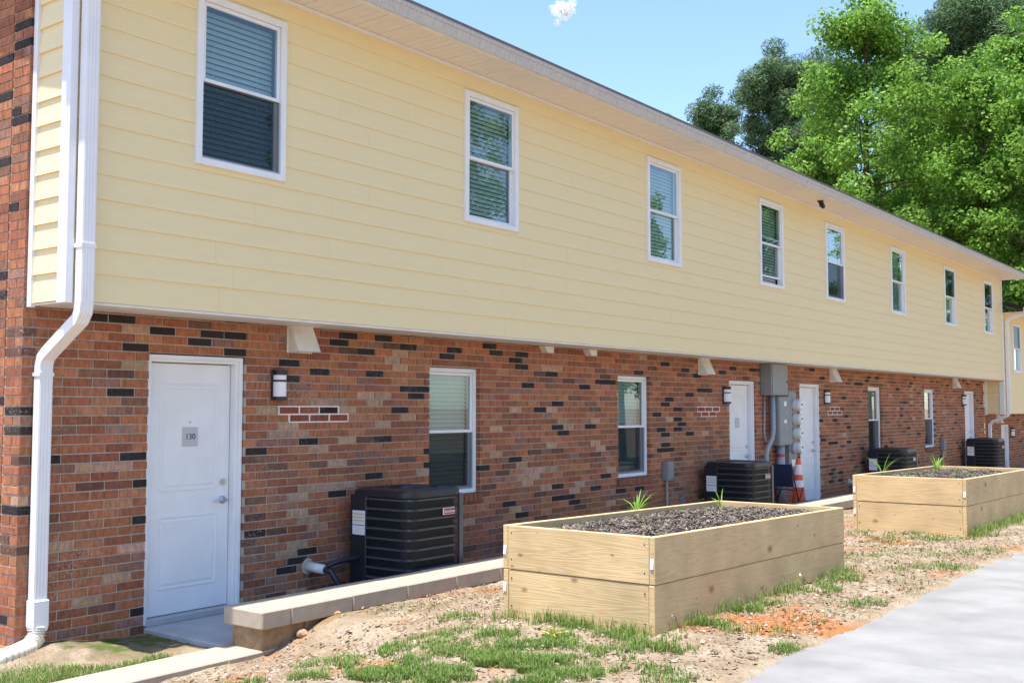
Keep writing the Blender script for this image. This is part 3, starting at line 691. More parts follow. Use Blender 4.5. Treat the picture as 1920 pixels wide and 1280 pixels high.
# ------------------------------------------------------------------ things on the wall
def vent(x, z, lab, Y=YB):
    v = empty('vent_hood', (x, Y, z), lab, 'vent', 'white vent hoods on the brick wall')
    w_ = .27
    MB().add([(x, Y-.002, z+.25), (x+w_, Y-.002, z+.25), (x+w_-.02, Y-.045, z+.245), (x+.02, Y-.045, z+.245), (x, Y-.002, z), (x+w_, Y-.002, z), (x+w_-.005, Y-.15, z), (x+.005, Y-.15, z)],
        [(0, 1, 2, 3), (3, 2, 6, 7), (0, 3, 7, 4), (1, 5, 6, 2)]).build('hood', 'white_dirty', v, bevel=.004)
    MB().box(x-.012, x+w_+.012, Y-.006, Y-.001, z-.01, z+.262).build('flange', 'white_dirty', v)
    MB().box(x+.02, x+w_-.02, Y-.10, Y-.004, z+.02, z+.03).build('flap', 'dark', v)
vent(6.395, 2.175, 'white vent hood on brick beside the door numbered 130')
vent(14.25, 2.165, 'white vent hood on brick above the second condenser unit')
vent(19.48, 2.155, 'white vent hood on brick right of the electric meters')
vent(27.7, 2.155, 'white vent hood on brick beside the last door of the long block')
vent(X1+1.2, 2.16+DROP, 'white vent hood under the stepped down block overhang')
def lamp(x, z, lab, Y=YB):
    L = empty('wall_lamp', (x, Y, z), lab, 'wall lamp', 'black and white wall lanterns beside the doors')
    w_, h_, d_ = .135, .265, .095
    MB().box(x-.004, x+w_+.004, Y-.02, Y-.001, z, z+h_).build('back_plate', 'black_metal', L, bevel=.003)
    def half(r, z0, z1, nm, m):
        P = [(x+w_/2+r*math.cos(a), Y-.02-r*1.25*math.sin(a)) for a in np.linspace(0, math.pi, 14)]
        MB().prism(P, 'z', z0, z1).build(nm, m, L)
    half(.060, z+.03, z+h_-.03, 'shade', 'lamp_glass')
    half(.068, z, z+.03, 'bottom_rim', 'black_metal'); half(.068, z+h_-.045, z+h_, 'top_rim', 'black_metal'); half(.064, z+h_-.105, z+h_-.088, 'band', 'black_metal')
lamp(6.215, 1.742, 'black wall lantern with white shade right of the door numbered 130')
lamp(15.03, 1.735, 'black wall lantern left of the second door, above the condenser')
lamp(19.17, 1.738, 'black wall lantern right of the door next to the electric meters')
lamp(28.47, 1.735, 'black wall lantern left of the last door of the long block')
lamp(X1+2.85, 1.74+DROP, 'black wall lantern on the stepped down far block')

def jbox(x, z, lab):
    o = empty('junction_box', (x, YB, z), lab, 'electrical box')
    MB().box(x, x+.17, YB-.09, YB-.001, z, z+.26).build('box', 'grey_box', o, bevel=.006)
    MB().box(x+.008, x+.162, YB-.098, YB-.09, z+.03, z+.25).build('cover', 'grey_box', o, bevel=.003)
    MB().tube([(x+.06, YB-.04, z), (x+.06, YB-.04, -.05)], .016, 8).build('conduit', 'grey_pipe', o)
jbox(13.14, .67, 'grey electrical box with conduit on brick right of the second lower window')
jbox(26.5, .665, 'grey electrical box on brick beside the fourth lower window')
o = MB().box(13.63, 13.64, YB-.08, YB-.001, .31, .43).build('outlet_box', 'grey_box', bevel=.008); tag(o, 'small low grey outlet box on brick beside the conduit', 'electrical box')

# meter bank
mt = empty('meter_bank', (16.4, YB, 0), 'grey electric meter bank with four round meters and conduits between two white doors', 'electric meter')
b_ = MB().box(16.40, 17.05, YB-.195, YB-.001, 1.877, 2.398).build('upper_box', 'grey_box', mt, bevel=.006)
MB().box(16.43, 17.04, YB-.207, YB-.195, 1.895, 2.385).build('box_door', 'grey_box', b_, bevel=.003); MB().tube([(17.0, YB-.207, 2.1), (17.0, YB-.222, 2.1)], .014, 10).build('latch', 'ink', b_)
p = MB().box(16.73, 17.28, YB-.17, YB-.001, 1.05, 1.862).build('panel', 'grey_box', mt, bevel=.006)
MB().box(16.75, 17.265, YB-.18, YB-.17, 1.07, 1.845).build('panel_cover', 'grey_box', p, bevel=.003)
for z, s in ((1.70, .05), (1.42, .035)): MB().box(16.93, 17.03, YB-.183, YB-.180, z, z+s*1.6).build('sticker', 'sticker', p)
for z in (1.58, 1.33): MB().box(16.93, 17.06, YB-.19, YB-.180, z, z+.025).build('breaker', 'grey_pipe', p)
q = MB().box(17.285, 17.62, YB-.11, YB-.001, .65, 1.95).build('meter_panel', 'grey_box', mt, bevel=.005)
for z in (1.72, 1.48, 1.24, 1.0):
    mm = MB().tube([(17.45, YB-.11, z), (17.45, YB-.15, z)], .098, 24).build('meter_socket', 'grey_pipe', q)
    MB().tube([(17.45, YB-.15, z), (17.45, YB-.25, z), (17.45, YB-.275, z)], [.094, .092, .08], 24).build('meter_dome', 'pvc', q, smooth=False)
    MB().tube([(17.45, YB-.275, z), (17.45, YB-.278, z)], .058, 20).build('meter_face', 'sticker', q)
    MB().box(17.42, 17.48, YB-.2805, YB-.278, z-.005, z+.022).build('display', 'ink', q)
MB().box(17.36, 17.55, YB-.125, YB-.11, .69, .80).build('sticker', 'sticker', q)
MB().tube([(16.62, YB-.12, 1.88), (16.63, YB-.12, 1.32), (16.60, YB-.11, 1.18), (16.47, YB-.09, 1.02), (16.42, YB-.085, .92), (16.42, YB-.08, -.05)], .038, 14).build('conduit', 'grey_pipe', mt, smooth=True)
MB().tube([(16.5, YB-.03, 1.88), (16.47, YB-.03, 1.25), (16.50, YB-.035, 1.14), (16.58, YB-.05, 1.09), (16.74, YB-.06, 1.08)], .014, 8).build('thin_conduit', 'grey_pipe', mt, smooth=True)
r_ = MB().tube([(16.98, YB-.09, 1.06), (16.98, YB-.09, -.05)], .068, 18).build('riser_pipe', 'grey_pipe', mt, smooth=True)
MB().tube([(16.98, YB-.09, .86), (16.98, YB-.09, .91)], .0705, 18).build('red_band', 'red_band', r_)

# pvc sleeve and refrigerant line
def lineset(x, xa, lab):
    ls = empty('pipe_stub', (x, YB, .2), lab, 'pipe')
    MB().tube([(x+.0, YB-.004, .25), (x+.0, YB-.012, .25)], [.075, .06], 9).build('mortar_collar', 'mortar', ls)
    MB().tube([(x, YB, .25), (x+.03, YB-.19, .235)], .042, 16).build('sleeve', 'pvc', ls, smooth=True)
    MB().tube([(x+.03, YB-.18, .235), (x+.06, YB-.24, .22), (x+.10, YB-.30, .10), (x+.16, YB-.34, .0), (x+.3, YB-.3, -.02), (xa-.02, YB-.34, .05)], .026, 10).build('drain_hose', 'hose', ls, smooth=True)
    MB().tube([(x+.03, YB-.17, .245), (x+.15, YB-.22, .29), (x+.35, YB-.26, .31), (xa+.05, YB-.28, .30)], .024, 10).build('insulated_line', 'hose', ls, smooth=True)
lineset(6.66, 7.07, 'white pipe stub with black insulated lines on brick left of the first condenser')
lineset(20.4, 21.0, 'white pipe stub with black lines on brick left of the third condenser')

# ------------------------------------------------------------------ condenser units
def rrect(x0, x1, y0, y1, r, n=5):
    P = []
    for cx, cy, a0 in ((x1-r, y0+r, -90), (x1-r, y1-r, 0), (x0+r, y1-r, 90), (x0+r, y0+r, 180)):
        for k in range(n+1): a = R(a0+90*k/n); P.append((cx+r*math.cos(a), cy+r*math.sin(a)))
    return P
def condenser(x, lab, H=.885, y=6.50, detail=True):
    W_ = .735; r = .12; A = empty('condenser', (x, y, -.03), lab, 'air conditioner', 'black condenser units along the wall')
    MB().box(x-.05, x+W_+.05, y-.03, y+W_+.06, -.09, -.03).build('pad', 'slab', A, bevel=.006)
    z0 = -.03
    MB().prism(rrect(x, x+W_, y, y+W_, r), 'z', z0, z0+.06).build('base_pan', 'ac_dark', A)
    MB().prism(rrect(x+.035, x+W_-.035, y+.035, y+W_-.035, r*.8), 'z', z0+.05, z0+H-.06).build('coil', 'ac_coil', A)
    n = 10
    out = rrect(x, x+W_, y, y+W_, r); inn = rrect(x+.022, x+W_-.022, y+.022, y+W_-.022, r*.85)
    def ring(za, zb, lip, nm, m):
        mb = MB(); k = len(out); vs = []
        for i in range(k): vs += [(*out[i], za+lip), (*out[i], zb), (*inn[i], zb+.004), (*inn[i], za)]
        fs = []
        for i in range(k):
            j = (i+1) % k
            for a in range(4): b2 = (a+1) % 4; fs.append((i*4+a, j*4+a, j*4+b2, i*4+b2))
        return mb.add(vs, fs).build(nm, m, A)
    top = z0+H-.055
    for i in range(n): 
        zz = z0+.075+(top-z0-.09)*i/(n-1)*.965
        ring(zz, zz+.020, .004, 'louver', 'ac_rail')
    gw = MB()
    for i in range(0, 46):
        f = x+.03+(W_-.06)*i/45; gw.box(f-.0016, f+.0016, y-.001, y+.0025, z0+.06, top); f2 = y+.03+(W_-.06)*i/45; gw.box(x-.001, x+.0025, f2-.0016, f2+.0016, z0+.06, top)
    gw.build('wire_guard', 'ac_dark', A)
    for cx in (x+W_-.03, ):
        MB().box(cx-.02, cx+.032, y-.004, y+.03, z0+.02, top).build('corner_post', 'ac_rail', A, bevel=.004)
    # service panel on the wall side of the left face
    sp = MB().box(x-.006, x+.2, y+W_-.2, y+W_+.004, z0+.03, top).build('service_panel', 'ac_dark', A, bevel=.006)
    st = MB().box(x-.0085, x-.0062, y+W_-.19, y+W_-.03, z0+H-.42, z0+H-.20).build('data_label', 'sticker', sp)
    for i, zz in enumerate((.235, .265, .295)): MB().box(x-.0095, x-.0086, y+W_-.185, y+W_-.035, z0+H-zz, z0+H-zz+.007).build('label_stripe', 'orange_ink', sp)
    MB().box(x-.0095, x-.0086, y+W_-.185, y+W_-.035, z0+H-.335, z0+H-.329).build('label_stripe', 'blue_ink', sp)
    # top: dished cover with round fan grille
    o2 = rrect(x-.012, x+W_+.012, y-.012, y+W_+.012, r+.01)
    cx, cy = x+W_/2, y+W_/2; k = len(o2)
    circ = lambda rad, z: [(cx+rad*math.cos(math.atan2(p[1]-cy, p[0]-cx)), cy+rad*math.sin(math.atan2(p[1]-cy, p[0]-cx)), z) for p in o2]
    rings = [[(*p, top-.01) for p in o2], [(*p, top+.035) for p in o2], [(cx+(p[0]-cx)*.97, cy+(p[1]-cy)*.97, top+.05) for p in o2], circ(.30, top+.065), circ(.285, top+.06), circ(.28, top-.03)]
    vs = [p for rg_ in rings for p in rg_]; fs = []
    for i in range(len(rings)-1):
        for j in range(k): fs.append((i*k+j, i*k+(j+1) % k, (i+1)*k+(j+1) % k, (i+1)*k+j))
    tp = MB().add(vs, fs).build('top_cover', 'ac_dark', A)
    gr = MB()
    for rad in np.linspace(.05, .285, 11):
        P = [(cx+rad*math.cos(a), cy+rad*math.sin(a), top+.075-.03*(rad/.285)**2) for a in np.linspace(0, 2*math.pi, 29)]
        gr.tube(P, .0028, 4, cap=False)
    for a in np.linspace(0, 2*math.pi, 9)[:-1]: gr.tube([(cx, cy, top+.076), (cx+.15*math.cos(a), cy+.15*math.sin(a), top+.066), (cx+.29*math.cos(a), cy+.29*math.sin(a), top+.045)], .004, 4)
    gr.build('fan_grille', 'ac_dark', A)
    MB().tube([(cx, cy, top-.03), (cx, cy, top+.06)], .07, 16).build('fan_hub', 'black_metal', A)
    bx = x+W_*.60; bz = z0+H-.235
    bd = MB().box(bx-.003, bx+.163, y-.013, y-.006, bz-.003, bz+.059).build('badge_rim', 'sticker', A, bevel=.004)
    MB().box(bx+.003, bx+.157, y-.0155, y-.012, bz+.003, bz+.053).build('badge', 'badge_red', A, bevel=.003)
    text('lettering', 'Goodman', .040, (bx+.08, y-.0165, bz+.027), (R(90), 0, 0), 'sticker', A)
condenser(7.05, 'black condenser unit with red badge below the first lower window', .965)
condenser(14.12, 'black condenser unit standing left of the electric meters and cone', .925)
condenser(21.02, 'black condenser unit below the third lower window with white data label', .91)
condenser(28.2, 'black condenser unit by the last door near the far downspout', .94)

# ------------------------------------------------------------------ cone and folding chair
cx, cy = 16.66, 6.86
cn = empty('traffic_cone', (cx, cy, -.05), 'orange traffic cone with two white bands under the electric meters', 'cone')
MB().box(cx-.18, cx+.18, cy-.18, cy+.18, -.06, -.025).build('base', 'cone_orange', cn, bevel=.01)
rad = lambda z: .135-(z+.03)*.112
def cb(z0, z1, e, nm, m): MB().tube([(cx, cy, z0), (cx, cy, z1)], [rad(z0)+e, rad(z1)+e], 24).build(nm, m, cn, smooth=False)
cb(-.03, .86, 0, 'body', 'cone_orange'); cb(.40, .51, .002, 'white_band', 'cone_white'); cb(.60, .76, .002, 'white_band', 'cone_white')
cx, cy = 15.95, 6.80
ch = empty('folding_chair', (cx, cy, -.06), 'dark blue folding camp chair behind the cone by the conduit', 'chair')
MB().add([(cx-.02, cy+.2, .42), (cx+.36, cy+.2, .40), (cx+.36, cy-.16, .38), (cx-.02, cy-.16, .40), (cx-.02, cy+.2, .41), (cx+.36, cy+.2, .39), (cx+.36, cy-.16, .37), (cx-.02, cy-.16, .39)],
    [(0, 1, 2, 3), (7, 6, 5, 4), (0, 4, 5, 1), (1, 5, 6, 2), (2, 6, 7, 3), (3, 7, 4, 0)]).build('seat', 'navy', ch)
MB().add([(cx-.02, cy+.2, .45), (cx-.02, cy-.16, .45), (cx-.10, cy-.16, .80), (cx-.10, cy+.2, .80), (cx-.03, cy+.2, .45), (cx-.03, cy-.16, .45), (cx-.11, cy-.16, .80), (cx-.11, cy+.2, .80)],
    [(0, 1, 2, 3), (7, 6, 5, 4), (0, 4, 5, 1), (1, 5, 6, 2), (2, 6, 7, 3), (3, 7, 4, 0)]).build('backrest', 'navy', ch)
for yy in (cy+.2, cy-.16):
    for pa, pb in (((cx-.11, yy, .82), (cx+.30, yy, -.06)), ((cx+.36, yy, .42), (cx-.06, yy, -.06))): MB().tube([pa, pb], .011, 8).build('leg', 'black_metal', ch)
MB().box(cx-.03, cx+.5, cy-.19, cy-.165, .18, .215).build('cross_bar', 'black_metal', ch)

# handrail by the far block
hr = empty('handrail', (X1+.9, 5.9, DROP), 'black metal handrail in front of the stepped down block', 'railing')
MB().tube([(X1-.2, 6.0, .74), (X1+5, 6.0, .74)], .02, 8).build('top_rail', 'black_metal', hr)
for q in (X1+.0, X1+1.3, X1+2.6, X1+3.9): MB().tube([(q, 6.0, DROP-.4), (q, 6.0, .74)], .022, 8).build('post', 'black_metal', hr)

# ------------------------------------------------------------------ raised planters
def planter(x0, x1, y0, y1, zt, sl, lab):
    T = .038; bh = .284
    P = empty('planter', (x0, y0, zt-.572), lab, 'planter', 'raised wooden planters beside the path')
    zz = lambda x: zt-sl*(x-x0)
    def sboard(xa, xb, ya, yb, lo, hi, nm='board'):
        o0 = (xa, ya, zz(xa)-lo)
        return MB().add([(xa, ya, zz(xa)-lo), (xb, ya, zz(xb)-lo), (xb, yb, zz(xb)-lo), (xa, yb, zz(xa)-lo), (xa, ya, zz(xa)-hi), (xb, ya, zz(xb)-hi), (xb, yb, zz(xb)-hi), (xa, yb, zz(xa)-hi)],
            [(0, 3, 2, 1), (4, 5, 6, 7), (0, 1, 5, 4), (1, 2, 6, 5), (2, 3, 7, 6), (3, 0, 4, 7)]).build(nm, 'wood', P, bevel=.004, origin=o0)
    for lo, hi, ins in ((0, bh, 0), (bh+.004, .66, .004)):
        sboard(x0, x1, y0+ins, y0+T+ins, lo, hi); sboard(x0, x1, y1-T-ins, y1-ins, lo, hi)
        sboard(x0+ins, x0+T+ins, y0+T+.002+ins, y1-T-.002-ins, lo, hi); sboard(x1-T-ins, x1-ins, y0+T+.002, y1-T-.002, lo, hi)
    for lo in (.13, .37):      # stapled paper tags on the end grain
        for yy in ((y0+.006, y1-.03) if lo < .2 else (y1-.03,)): MB().add([(x0-.002, yy, zz(x0)-lo), (x0-.002, yy+.024, zz(x0)-lo), (x0-.006, yy+.024, zz(x0)-lo-.06), (x0-.008, yy, zz(x0)-lo-.06)], [(0, 1, 2, 3)]).build('paper_tag', 'sticker', P)
    for lo in (.05, .22, .34, .52):
        for yy in (y0+.07, y1-.07): MB().tube([(x0-.001, yy, zz(x0)-lo), (x0+.002, yy, zz(x0)-lo)], .005, 8).build('screw', 'ink', P)
    nx_, ny_ = 60, 26; vs = []; fs = []
    def top(x, y): return zz(x)-.06+.045*math.sin(math.pi*min(1, max(0, (y-y0)/(y1-y0))))*math.sin(math.pi*min(1, max(0, (x-x0)/(x1-x0))))**.5+.02*mn.noise((x*6, y*6, 1))+.012*mn.noise((x*18, y*18, 2))
    for j in range(ny_+1):
        for i in range(nx_+1):
            xx, yy = x0+T+(x1-x0-2*T)*i/nx_, y0+T+(y1-y0-2*T)*j/ny_; vs.append((xx, yy, top(xx, yy)))
    for j in range(ny_):
        for i in range(nx_): a = j*(nx_+1)+i; fs.append((a, a+1, a+nx_+2, a+nx_+1))
    stuff(MB().add(vs, fs).build('soil', 'soil', P, smooth=True))
    n = 14000; px_ = RNG.uniform(x0+T+.01, x1-T-.01, n); py_ = RNG.uniform(y0+T+.01, y1-T-.01, n); Q = np.zeros((n, 4, 3))
    for i in range(n):
        a = RNG.uniform(0, 6.283); L = RNG.uniform(.006, .022); W2 = RNG.uniform(.0016, .005); tl = RNG.uniform(-.5, .5)
        u = np.array([math.cos(a)*L, math.sin(a)*L, tl*L]); v = np.array([-math.sin(a)*W2, math.cos(a)*W2, RNG.uniform(-.5, .5)*W2]); c0 = np.array([px_[i], py_[i], top(px_[i], py_[i])+RNG.uniform(.0, .012)])
        Q[i] = [c0-u-v, c0+u-v, c0+u+v, c0-u+v]
    stuff(quadmesh('mulch', Q, 'chips', P)); return top
top1 = planter(5.66, 8.80, 3.236, 4.38, .903, .017, 'raised timber planter of two board courses, holding two grassy weeds')
top2 = planter(11.93, 15.1, 3.07, 4.28, .925, .01, 'raised timber planter farther along the path, with taller weed clumps')
def blades(base, n, L, spread, wd=.006):
    """arching grass leaves from one root, five-sided tapering strips"""
    out = []
    for i in range(n):
        a = random.uniform(0, 6.283); l = L*random.uniform(.6, 1.1); s = spread*random.uniform(.3, 1.1); d = Vector((math.cos(a), math.sin(a), 0)); wv = Vector((-math.sin(a), math.cos(a), 0))
        prev = None
        for k in range(5):
            f = k/4; p = Vector(base)+d*(s*l*f*(0.4+.6*f))+Vector((0, 0, l*(f-.55*s*f*f))); h = wd*(1-f**1.5)*(.5+f if f < .5 else 1)+.0004
            cur = (p-wv*h, p+wv*h)
            if prev: out.append([prev[0], prev[1], cur[1], cur[0]])
            prev = cur
    return out
def weed(x, y, z, n, L, spread, lab, wd=.008):
    o = quadmesh('weed', [[list(p) for p in q] for q in blades((0, 0, 0), n, L, spread, wd)], 'weed'); o.location = (x, y, z-.01); tag(o, lab, 'weed')
def onplanter(px, py, z): p = onZ(px, py, z); return p
p = onplanter(1195, 955, .85); weed(p.x, p.y, top1(p.x, p.y), 18, .30, .95, 'bright green spiky weed at the back edge of the planter soil', .010)
p = onplanter(1352, 943, .85); weed(p.x, p.y, top1(p.x, p.y), 6, .28, 1.3, 'thin arching grass weed with few blades in the planter soil', .006)
p = onplanter(1655, 888, .88); weed(p.x, p.y, top2(p.x, p.y), 9, .36, 1.0, 'tall arching grass weed at the corner of the farther planter', .008)
p = onplanter(1757, 880, .88); weed(p.x, p.y, top2(p.x, p.y), 30, .30, 1.1, 'bushy bright grass clump in the middle of the farther planter', .008)
sp = []
for i in range(70):
    x, y = random.uniform(5.8, 8.6), random.uniform(3.35, 4.25); sp += blades((x, y, top1(x, y)), 5, .03, 1.0, .004)
    x, y = random.uniform(12.1, 14.9), random.uniform(3.2, 4.15); sp += blades((x, y, top2(x, y)), 5, .045, 1.0, .005)
tag(quadmesh('seedlings', [[list(p) for p in q] for q in sp], 'weed'), 'tiny green seedlings sprouting across the planter soil', 'seedlings', kind='stuff')

# ------------------------------------------------------------------ grass, debris, pebbles
PATCHES = [(820, 1262, 200, 24, .8), (1060, 1225, 150, 25, .6), (480, 1275, 120, 8, .6), (1380, 1180, 120, 14, .3), (1700, 1040, 140, 9, .3), (900, 1222, 190, 42, 1.0), (1000, 1262, 190, 26, 1.0), (1110, 1180, 130, 18, .9), (860, 1160, 45, 12, .6), (745, 1222, 42, 14, .6), (620, 1242, 70, 16, .5), (560, 1268, 90, 14, .7), (690, 1262, 90, 16, .8), (1300, 1172, 60, 12, .7), (1400, 1135, 80, 14, .8), (1500, 1105, 80, 12, .9), (1570, 1085, 60, 10, .9),
    (1265, 1220, 45, 12, .5), (1190, 1200, 90, 14, .6), (1515, 1172, 42, 9, .6), (1480, 1215, 40, 12, .4), (1610, 1130, 60, 9, .35), (1662, 1000, 80, 10, .9), (1790, 1005, 90, 9, .9), (1690, 1015, 90, 9, .6), (1830, 1033, 70, 7, .8), (1770, 1062, 60, 7, .6), (1890, 970, 50, 9, .9), (1650, 1062, 80, 8, .4), (1580, 1195, 30, 8, .3), (1460, 1260, 40, 12, .4), (1200, 1265, 120, 18, .3), (940, 1120, 25, 6, .3)]
Q = []
def addgrass(x, y, z, L):
    global Q
    a = random.uniform(0, 6.283); d = Vector((math.cos(a), math.sin(a), 0)); wv = Vector((-d.y, d.x, 0)); s = random.uniform(.1, .9); w_ = random.uniform(.0014, .0032)
    p0 = Vector((x, y, z-.005)); p1 = p0+d*(s*L*.35)+Vector((0, 0, L*.6)); p2 = p0+d*(s*L)+Vector((0, 0, L*(1-.3*s)))
    Q.append([p0-wv*w_, p0+wv*w_, p1+wv*w_*.8, p1-wv*w_*.8]); Q.append([p1-wv*w_*.8, p1+wv*w_*.8, p2+wv*.0003, p2-wv*.0003])
def inplanter(x, y): return (5.64 < x < 8.82 and 3.22 < y < 4.4) or (11.9 < x < 15.12 and 3.05 < y < 4.3)
for (px_, py_, rx, ry, dn) in PATCHES:
    for i in range(int(rx*ry*dn*3.2)):
        f = math.sqrt(random.random()); a = random.uniform(0, 6.283)
        q = onZ(px_+rx*f*math.cos(a), py_+ry*f*math.sin(a), .28); q = onZ(px_+rx*f*math.cos(a), py_+ry*f*math.sin(a), gz(q.x, q.y))
        if q.y < 2.45 or q.y > 5.95 or inplanter(q.x, q.y) or mn.noise((q.x*4, q.y*4, 9))+.6*mn.noise((q.x*13, q.y*13, 5)) < random.uniform(-.35, .3)+.3*f: continue
        addgrass(q.x, q.y, gz(q.x, q.y), random.uniform(.015, .06))
for i in range(1000):     # fringe along the planter foot and path edge
    x = random.uniform(5.66, 8.85); y = 3.236-abs(random.gauss(0, .06)); 
    if mn.noise((x*2.2, 1, 4)) > random.uniform(-.3, .4): addgrass(x, y, gz(x, y), random.uniform(.04, .14))
    y = random.uniform(3.236, 4.4); x = 5.65-abs(random.gauss(0, .07))
    if mn.noise((y*3.2, 1, 14)) > random.uniform(-.4, .4): addgrass(x, y, gz(x, y), random.uniform(.03, .12))
    x = random.uniform(11.9, 15.1); y = 3.07-abs(random.gauss(0, .08)); addgrass(x, y, gz(x, y), random.uniform(.05, .14))
    x = random.uniform(7, 15); y = 2.44+abs(random.gauss(0, .07))
    if mn.noise((x*2, 7, 4)) > .0: addgrass(x, y, PZ-.01, random.uniform(.02, .07))
for i in range(18000):     # lawn behind the edging at the corner
    x, y = random.uniform(2.0, 4.6), random.uniform(6.42, 7.2)
    if y-6.42 < .5*(1+.8*mn.noise((x*2, 3, 3)))*sm(5.0, 3.6, x)+.02: addgrass(x, y, -.07, random.uniform(.02, .075))
for i in range(15000):     # sparse sprigs anywhere on the bare soil
    x, y = random.uniform(4.2, 16), random.uniform(2.5, 5.9)
    if not inplanter(x, y) and mn.noise((x*1.7, y*1.7, 12)) > random.uniform(0, .35): addgrass(x, y, gz(x, y), random.uniform(.015, .05))
stuff(tag(quadmesh('grass', [[list(p) for p in q] for q in Q], 'grass'), 'patchy green grass growing through the sandy dirt', 'grass'))
n = 26000; Q2 = np.zeros((n, 4, 3))
for i in range(n):
    x, y = RNG.uniform(3.2, 13), RNG.uniform(2.5, 5.98)
    a = RNG.uniform(0, 6.283); L = RNG.uniform(.003, .013)*(1.6 if RNG.random() < .08 else 1); W2 = L*RNG.uniform(.2, .9); c0 = np.array([x, y, gz(x, y)+.012*mn.noise((x*2.3, y*2.3, 0))+RNG.uniform(.004, .014)])
    u = np.array([math.cos(a)*L, math.sin(a)*L, RNG.uniform(-.5, .5)*L]); v = np.array([-math.sin(a)*W2, math.cos(a)*W2, RNG.uniform(-.5, .5)*W2]); Q2[i] = [c0-u-v, c0+u-v, c0+u+v, c0-u+v]
stuff(tag(quadmesh('debris', Q2, 'debris'), 'loose clods and dry litter scattered over the bare soil', 'litter'))
def rock(px_, py_, s, lab):
    p = onZ(px_, py_, .1); p = onZ(px_, py_, gz(p.x, p.y)); bm = bmesh.new(); bmesh.ops.create_icosphere(bm, subdivisions=2, radius=s)
    for v in bm.verts: v.co *= 1+.3*mn.noise(v.co*(1.5/s)+Vector((px_, 0, 0))); v.co.z *= .7
    me = bpy.data.meshes.new('clod'); bm.to_mesh(me); bm.free(); me.materials.append(MATS['rock']); o = bpy.data.objects.new('clod', me); COL.objects.link(o); o.location = (p.x, p.y, gz(p.x, p.y)+s*.4); tag(o, lab, 'dirt clod')
rock(565, 1203, .045, 'rounded orange clay clod in front of the retaining wall end'); rock(632, 1152, .03, 'small dirt clod at the foot of the cap stones')
# dandelion-like yellow plant in front of the planter
p = onZ(1035, 1200, .31); o = quadmesh('yellow_weed', [[list(q) for q in b2] for b2 in blades((0, 0, 0), 14, .09, 1.2, .008)], 'petal'); o.location = (p.x, p.y, gz(p.x, p.y)); tag(o, 'pale yellow leafy weed in the grass before the planter', 'weed')
for i, (a, c) in enumerate(((1258, 1178), (1548, 1078), (1500, 1098))):
    p = onZ(a, c, .33); o = MB().tube([(p.x, p.y, gz(p.x, p.y)), (p.x, p.y, gz(p.x, p.y)+.08)], .002, 5).tube([(p.x, p.y, gz(p.x, p.y)+.075), (p.x, p.y, gz(p.x, p.y)+.085), (p.x, p.y, gz(p.x, p.y)+.1)], [.004, .013, .005], 10).build('clover_flower', 'clover'); tag(o, 'white clover flower on a short stem beside the planter', 'flower', 'clover flowers by the planter')

# ------------------------------------------------------------------ trees
def leafcloud(centres, radii, per, size, aspect=1.0, flat=.8):
    out = []
    for c, r in zip(centres, radii):
        n = int(per*r*r); d = RNG.normal(size=(n, 3)); d /= np.linalg.norm(d, axis=1)[:, None]
        rad = r*(RNG.random(n)**.45)[:, None]; p = np.array(c)+d*rad*np.array([1, 1, flat])
        u = RNG.normal(size=(n, 3)); u /= np.linalg.norm(u, axis=1)[:, None]
        nn = d*.6+RNG.normal(size=(n, 3))*.6+np.array([0, 0, .5]); v = np.cross(nn, u); v /= np.linalg.norm(v, axis=1)[:, None]; u = np.cross(v, nn); u /= np.linalg.norm(u, axis=1)[:, None]
        s = (size*RNG.uniform(.6, 1.25, n))[:, None]
        out.append(np.stack([p-u*s, p+v*s*.55*aspect, p+u*s, p-v*s*.55*aspect], axis=1))
    return np.concatenate(out)
